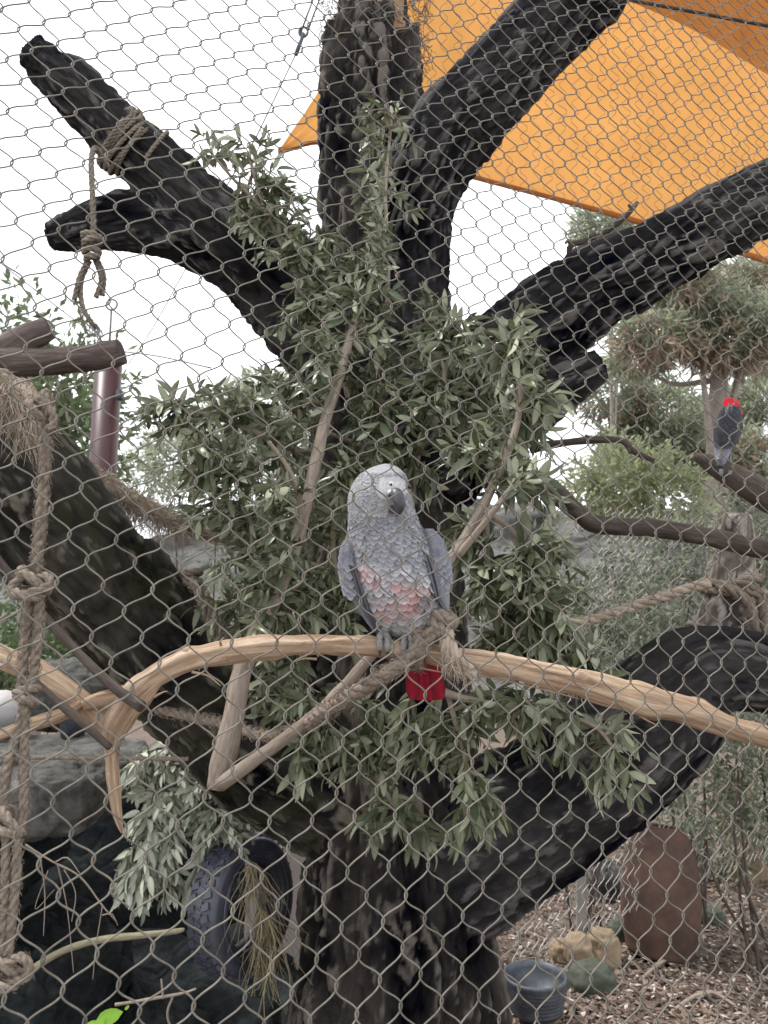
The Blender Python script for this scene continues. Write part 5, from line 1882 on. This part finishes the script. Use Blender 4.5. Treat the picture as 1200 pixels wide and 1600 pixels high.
        for ii in range(1, int(nn * .56), 2):
            r_ = S[ii]
            szw = 9 + 6 * ii / nn
            m = max(3, int(r_[3] * 3.0 / szw))
            for s in range(m):
                a = (-1.7 + 3.4 * (s + .5 * (ii // 2 % 2)) / m)
                P = W(r_[0] + r_[3] * math.sin(a), r_[1], Zb + r_[2] - r_[4] * u * math.cos(a))
                r2 = S[min(nn - 1, ii + 1)]
                P2 = W(r2[0] + r2[3] * math.sin(a), r2[1], Zb + r2[2] - r2[4] * u * math.cos(a))
                Nn = norm(P - W(r_[0], r_[1], Zb + r_[2]))
                b = rs.uniform(.85, 1.15)
                feather(cv, P, Nn, P2 - P, szw * 2.0 * u, szw * .75 * u, np.array([.135, .138, .16]) * b, np.array([.25, .255, .285]) * b, .0010, .1)
        cvo = link('covert_feathers', cv.mesh('covert_feathers', M['feather'], root.location), wo_)
        cvo['kind'] = 'stuff'
        for (a, b, wd, c0, c1, up) in flight:
            fm = MB()
            blade(fm, W(a[0], a[1], Zb + a[2]), W(b[0], b[1], Zb + b[2]), up, wd * u, c0, c1, .002)
            link('flight_feather', fm.mesh('flight_feather', M['feather'], root.location), wo_)

    dk, ed = np.array([.014, .0145, .019]), np.array([.065, .066, .078])
    lt = np.array([.19, .193, .22])
    fl = []
    for i in range(7):
        f = i / 6
        fl.append(((537 + 15 * f, 880 + 6 * f, -.026 - .012 * f), (597 - 22 * f, 1002 - 42 * f, -.016 - .016 * f), 5.0, dk * (1 + .8 * f), ed * (.8 + .8 * f), (-.55, -.8, .05)))
    wing([(551, 836, -.004, 6, 10), (546, 850, -.004, 11, 22), (544, 875, -.003, 12, 30), (548, 905, -.003, 11, 24), (557, 935, -.004, 9, 15), (571, 962, -.006, 6, 9), (585, 985, -.008, 3, 5)], fl, -1)
    fr = []
    for i in range(8):
        f = i / 7
        fr.append(((667 + 27 * f, 866 + 10 * f, -.046 + .030 * f), (686 + 14 * f, 960 - 22 * (1 - f), -.036 + .030 * f), 5.0, (lt * f + dk * (1 - f)) * .9, lt * (.75 + .4 * f), (.5, -.85, .05)))
    wing([(668, 826, .000, 8, 14), (676, 842, .000, 15, 28), (682, 865, .000, 18, 36), (686, 890, .002, 16, 28), (690, 915, .003, 12, 18), (693, 938, .004, 7, 10), (695, 952, .005, 3, 5)], fr, 1)

    # tail
    tm = None
    for i in range(7):
        f = (i - 3) / 3
        fm = MB()
        blade(fm, W(655 + 12 * f, 985, Zb + .032), W(667 + 23 * f, 1096 - 3 * abs(f), Zb + .046 - .004 * abs(f) + .0012 * (i % 2)), (.1 * f, -1, .1), 11 * u, np.array([.23, .004, .018]) * (1 - .15 * (i % 2)), np.array([.12, .003, .010]), .0, 8, .8)
        part('tail_feather', fm, M['feather'], root)

    # beak
    bk_ = MB()
    s = spline(np.array([[615, 770, -.052, 7], [619, 772, -.062, 9.5], [623, 781, -.0695, 9.4], [624.5, 791, -.0715, 7.4], [623, 800, -.068, 4.8], [619.5, 807, -.0635, 1.3]]), n=6)
    tube(bk_, np.array([W(a, b, Zb + c) for a, b, c, d in s]), s[:, 3] * u, 20)
    part('upper_beak', bk_, M['beak'], root)
    bk_ = MB()
    s = spline(np.array([[611, 793, -.048, 6], [614, 797, -.056, 5.4], [616, 801, -.060, 2.5]]), n=6)
    tube(bk_, np.array([W(a, b, Zb + c) for a, b, c, d in s]), s[:, 3] * u, 16)
    part('lower_beak', bk_, M['beak'], root)
    bk_ = MB()
    ellipsoid(bk_, W(612, 770, Zb - .059), (7 * u, 7 * u, 5 * u), 20, 14, None, 1.0, None, np.array([.40, .40, .41]))
    part('cere', bk_, M['feather'], root)
    bk_ = MB()
    ellipsoid(bk_, W(607.5, 774, Zb - .0645), (2.0 * u, 1.5 * u, 2.6 * u), 10, 8)
    ellipsoid(bk_, W(616, 766.5, Zb - .0655), (1.6 * u, 1.3 * u, 1.8 * u), 10, 8)
    part('nostril', bk_, M['claw'], root)
    # eyes
    for (x, y_) in ((611, 757),):
        th = math.asin((x - 595.5) / 43.5)
        r_ = row_at(y_)
        p = surf(r_, th)
        e = MB()
        ellipsoid(e, p + FWD * .0022, (4.4 * u,) * 3, 18, 12)
        eo = part('eye', e, M['iris'], root)
        e = MB()
        ellipsoid(e, p - FWD * (2.2 * u - .0022) , (2.7 * u,) * 3, 18, 12)
        link('pupil', e.mesh('pupil', M['eye'], root.location), eo)
    e = MB()
    r_ = row_at(760)
    p = surf(r_, 1.30)
    ellipsoid(e, p, (4.4 * u,) * 3, 18, 12)
    part('eye', e, M['eye'], root)

    # feet on the perch (perch axis runs along x, radius 19 px)
    for (x, leg_top) in ((600, (612, 972)), (637, (634, 972))):
        f = MB()
        yc = 1009 + (x - 560) * .06
        rp_ = 19.5 * u

        def on(a, xo, lift=3.6):
            """point round the perch: a = 0 on top, positive to the viewer"""
            zc = 1.072
            c0 = W(x + xo, yc, zc)
            return c0 + (UPV * math.cos(a) - FWD * math.sin(a)) * (rp_ + lift * u)
        top = on(.15, 0, 6)
        lt_ = W(leg_top[0], leg_top[1], Zb - .02)
        sl = spline(np.array([lt_, (lt_ + top) / 2, top]), n=5)
        tube(f, sl, np.linspace(8.5 * u, 6.5 * u, len(sl)), 14, lambda c, r: r * .18 * (vnoise(c * 420, 3) - .5))
        for (xo, a1, ln) in ((-6.5, 1.95, 1), (5.5, 2.05, 1), (-5, -1.6, 0), (5, -1.7, 0)):
            aa = np.linspace(.1, a1 * .8, 9)
            pts = np.array([on(a, xo * min(1, .35 + abs(a) / 1.2), 4.2) for a in aa])
            rr_ = np.linspace(5.6 * u, 4.0 * u, 9) * (1 + .10 * np.cos(np.arange(9) * 2.2))
            tube(f, pts, rr_, 12, lambda c, r: r * .2 * (vnoise(c * 420, 5) - .5))
        fo = part('foot', f, M['scaly'], root)
        for (xo, a1) in ((-6.5, 1.95), (5.5, 2.05)):
            cl = MB()
            aa = np.linspace(a1 * .78, a1 * .78 + .55, 6)
            pts = np.array([on(a, xo, 4.2 - 2.4 * (i / 5)) for i, a in enumerate(aa)])
            tube(cl, pts, np.linspace(3.2 * u, .5 * u, 6), 10)
            link('claw', cl.mesh('claw', M['claw'], root.location), fo)
    return root


parrot_main()


def parrot_far():
    Zb = 3.38
    u = Zb / F
    base = W(1135, 730, Zb)
    root = thing('grey_parrot', 'dark grey parrot bending head down on the distant log with red tail raised', 'parrot', base)
    rows = np.array([(1127, 729, 3, 3, -.02), (1127.5, 722, 8, 9, -.03), (1129, 714, 11, 12, -.04), (1131, 704, 13, 14, -.045), (1134, 694, 17, 19, -.05), (1137, 682, 20, 23, -.05), (1140, 668, 20, 23, -.045), (1142, 655, 16, 18, -.035), (1143.5, 645, 11, 11, -.025), (1144.5, 636, 6, 5, -.02)])
    S = spline(rows, n=6)
    V, C = [], []
    for r_ in S:
        for s in range(32):
            a = s / 32 * 2 * math.pi
            V.append(W(r_[0] + r_[2] * math.sin(a), r_[1], Zb + r_[4] - r_[3] * u * math.cos(a)))
            f = min(1, max(0, (r_[1] - 696) / 10))
            C.append(np.array([.045, .046, .055]) * (1 - f) + np.array([.30, .30, .315]) * f)
    n = len(S)
    i = np.arange(n - 1)[:, None] * 32
    j = np.arange(32)[None]
    k = (j + 1) % 32
    mb = MB()
    mb.add(np.array(V), np.stack([i + j, i + k, i + 32 + k, i + 32 + j], -1).reshape(-1, 4), None, None, np.array(C))
    part('body', mb, M['feather'], root)
    rs = np.random.default_rng(9)
    mb = MB()
    for ii in range(6, n - 6, 2):
        r_ = S[ii]
        for s in range(9):
            a = -1.7 + 3.4 * (s + .5 * (ii // 2 % 2)) / 9
            P = W(r_[0] + r_[2] * math.sin(a), r_[1], Zb + r_[4] - r_[3] * u * math.cos(a))
            r2 = S[ii + 1]
            P2 = W(r2[0] + r2[2] * math.sin(a), r2[1], Zb + r2[4] - r2[3] * u * math.cos(a))
            f = min(1, max(0, (r_[1] - 700) / 8))
            b = rs.uniform(.8, 1.2)
            feather(mb, P, norm(P - W(r_[0], r_[1], Zb + r_[4])), P2 - P, 11 * u, 5 * u, np.array([.038, .039, .048]) * (1 + 4 * f) * b, np.array([.075, .077, .09]) * (1 + 3 * f) * b, .002)
    part('plumage', mb, M['feather'], root, True, 'stuff')
    for sg in (-1, 1):
        mb = MB()
        for kx in range(5):
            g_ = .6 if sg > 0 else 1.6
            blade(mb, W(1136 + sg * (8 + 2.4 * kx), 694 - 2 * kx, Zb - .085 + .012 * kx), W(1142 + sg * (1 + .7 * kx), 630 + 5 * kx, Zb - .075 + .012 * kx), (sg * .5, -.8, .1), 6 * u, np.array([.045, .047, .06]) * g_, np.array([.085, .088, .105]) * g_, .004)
        part('wing', mb, M['feather'], root)
    for i in range(6):
        f = (i - 2.5) / 2.5
        fm = MB()
        blade(fm, W(1145 + 6 * f, 668, Zb - .005), W(1146 + 10 * f, 622 + 16 * max(0, f) ** 3, Zb + .02), (.1 * f, -1, .1), 6 * u, np.array([.55, .012, .03]), np.array([.48, .01, .025]), 0, 8, .8)
        part('tail_feather', fm, M['feather'], root)
    mb = MB()
    s = spline(np.array([[1124, 724, -.062, 5], [1126, 728, -.068, 5], [1129, 731, -.064, 2]]), n=5)
    tube(mb, np.array([W(a, b, Zb + c) for a, b, c, d in s]), s[:, 3] * u, 12)
    part('beak', mb, M['beak'], root)
    for x in (1120.5, 1131):
        mb = MB()
        ellipsoid(mb, W(x, 716, Zb - .066), (2.4 * u,) * 3, 12, 8)
        part('eye', mb, M['iris'], root)
    for x in (1127, 1140):
        mb = MB()
        tube(mb, np.array([W(x, 700, Zb), W(x, 722, Zb + .01), W(x, 732, Zb - .03), W(x, 742, Zb - .05)]), 3 * u, 8)
        part('foot', mb, M['scaly'], root)


parrot_far()

# ================================================================== NEAR AVIARY MESH
def near_mesh():
    Z0 = .80
    ax_, ay_ = -.305392, .237545
    # photo lattice (a projective map fitted to the knots) -> plane in space
    G0 = np.array([[13.0601, 14.60839], [-16.22848, 11.557364]])

    def knot_px(u, v):
        # (G0 x) / (1 + a.x) = (u, v)  ->  (G0 - (u,v) a^T) x = (u, v)
        m = G0 - np.outer([u, v], [ax_, ay_])
        x = np.linalg.solve(m, [u, v])
        return 606 + 800 * x[0], 785 + 800 * x[1], 1 + ax_ * x[0] + ay_ * x[1]

    def knot_w(u, v):
        a, b, w = knot_px(u, v)
        return W(a, b, Z0 / w), a, b, w
    O = knot_w(0, 0)[0]
    Rv = (knot_w(1, 0)[0] - O)
    Lv = (knot_w(0, 1)[0] - O)
    # the map is flat in space: steps are constant
    nrm = norm(np.cross(Rv, Lv))
    if np.dot(nrm, FWD) > 0:
        nrm = -nrm
    down = Rv + Lv
    side = Rv - Lv
    wr = .00080
    root = thing('aviary_mesh', 'woven steel wire mesh of the aviary wall, leaning away above, in front of the parrot', 'wire mesh', O + down * 30)
    rs = np.random.default_rng(3)
    J = {}

    def jit(u, v):
        if (u, v) not in J:
            J[(u, v)] = rs.normal(0, .03, 2)
        return J[(u, v)]
    cnt = 0
    for k in range(-60, 60):
        pts, seq = [], []
        for m in range(-70, 70):
            for ph in (0, 1):
                # wire k alternates between knots with u - v = k and k + 1
                u_, v_ = (m + k, m) if ph == 0 else (m + k + 1, m)
                try:
                    a, b, w = knot_px(u_, v_)
                except np.linalg.LinAlgError:
                    continue
                if w < .2 or not (-330 < a < 1530 and -330 < b < 1930):
                    continue
                seq.append((u_, v_, 1 if ph == 1 else -1))
        hx = norm(side)

        def kc(e):
            j = jit(e[0], e[1])
            return O + Rv * (e[0] + j[0]) + Lv * (e[1] + j[1]) + nrm * .004 * math.sin(e[0] * .37 + e[1] * .21)
        for i, e in enumerate(seq):
            c, sg = kc(e), e[2]
            # pass just beyond the neighbour, over it above and under it below
            pts.append(c - down * .075 + hx * sg * .0001 + nrm * wr * .9 * sg)
            pts.append(c + hx * sg * .0011)
            pts.append(c + down * .075 + hx * sg * .0001 - nrm * wr * .9 * sg)
            if i + 1 < len(seq):
                c2 = kc(seq[i + 1])
                pts.append(c + (c2 - c) * .25 + down * .057)
                pts.append(c + (c2 - c) * .75 - down * .057)
        if len(pts) < 9:
            continue
        mb = MB()
        tube(mb, spline(np.array(pts), n=4), wr, 7)
        part('wire', mb, M['wire'], root)
        cnt += 1
    print('wires', cnt, 'edge lengths', np.linalg.norm(Rv), np.linalg.norm(Lv))


near_mesh()
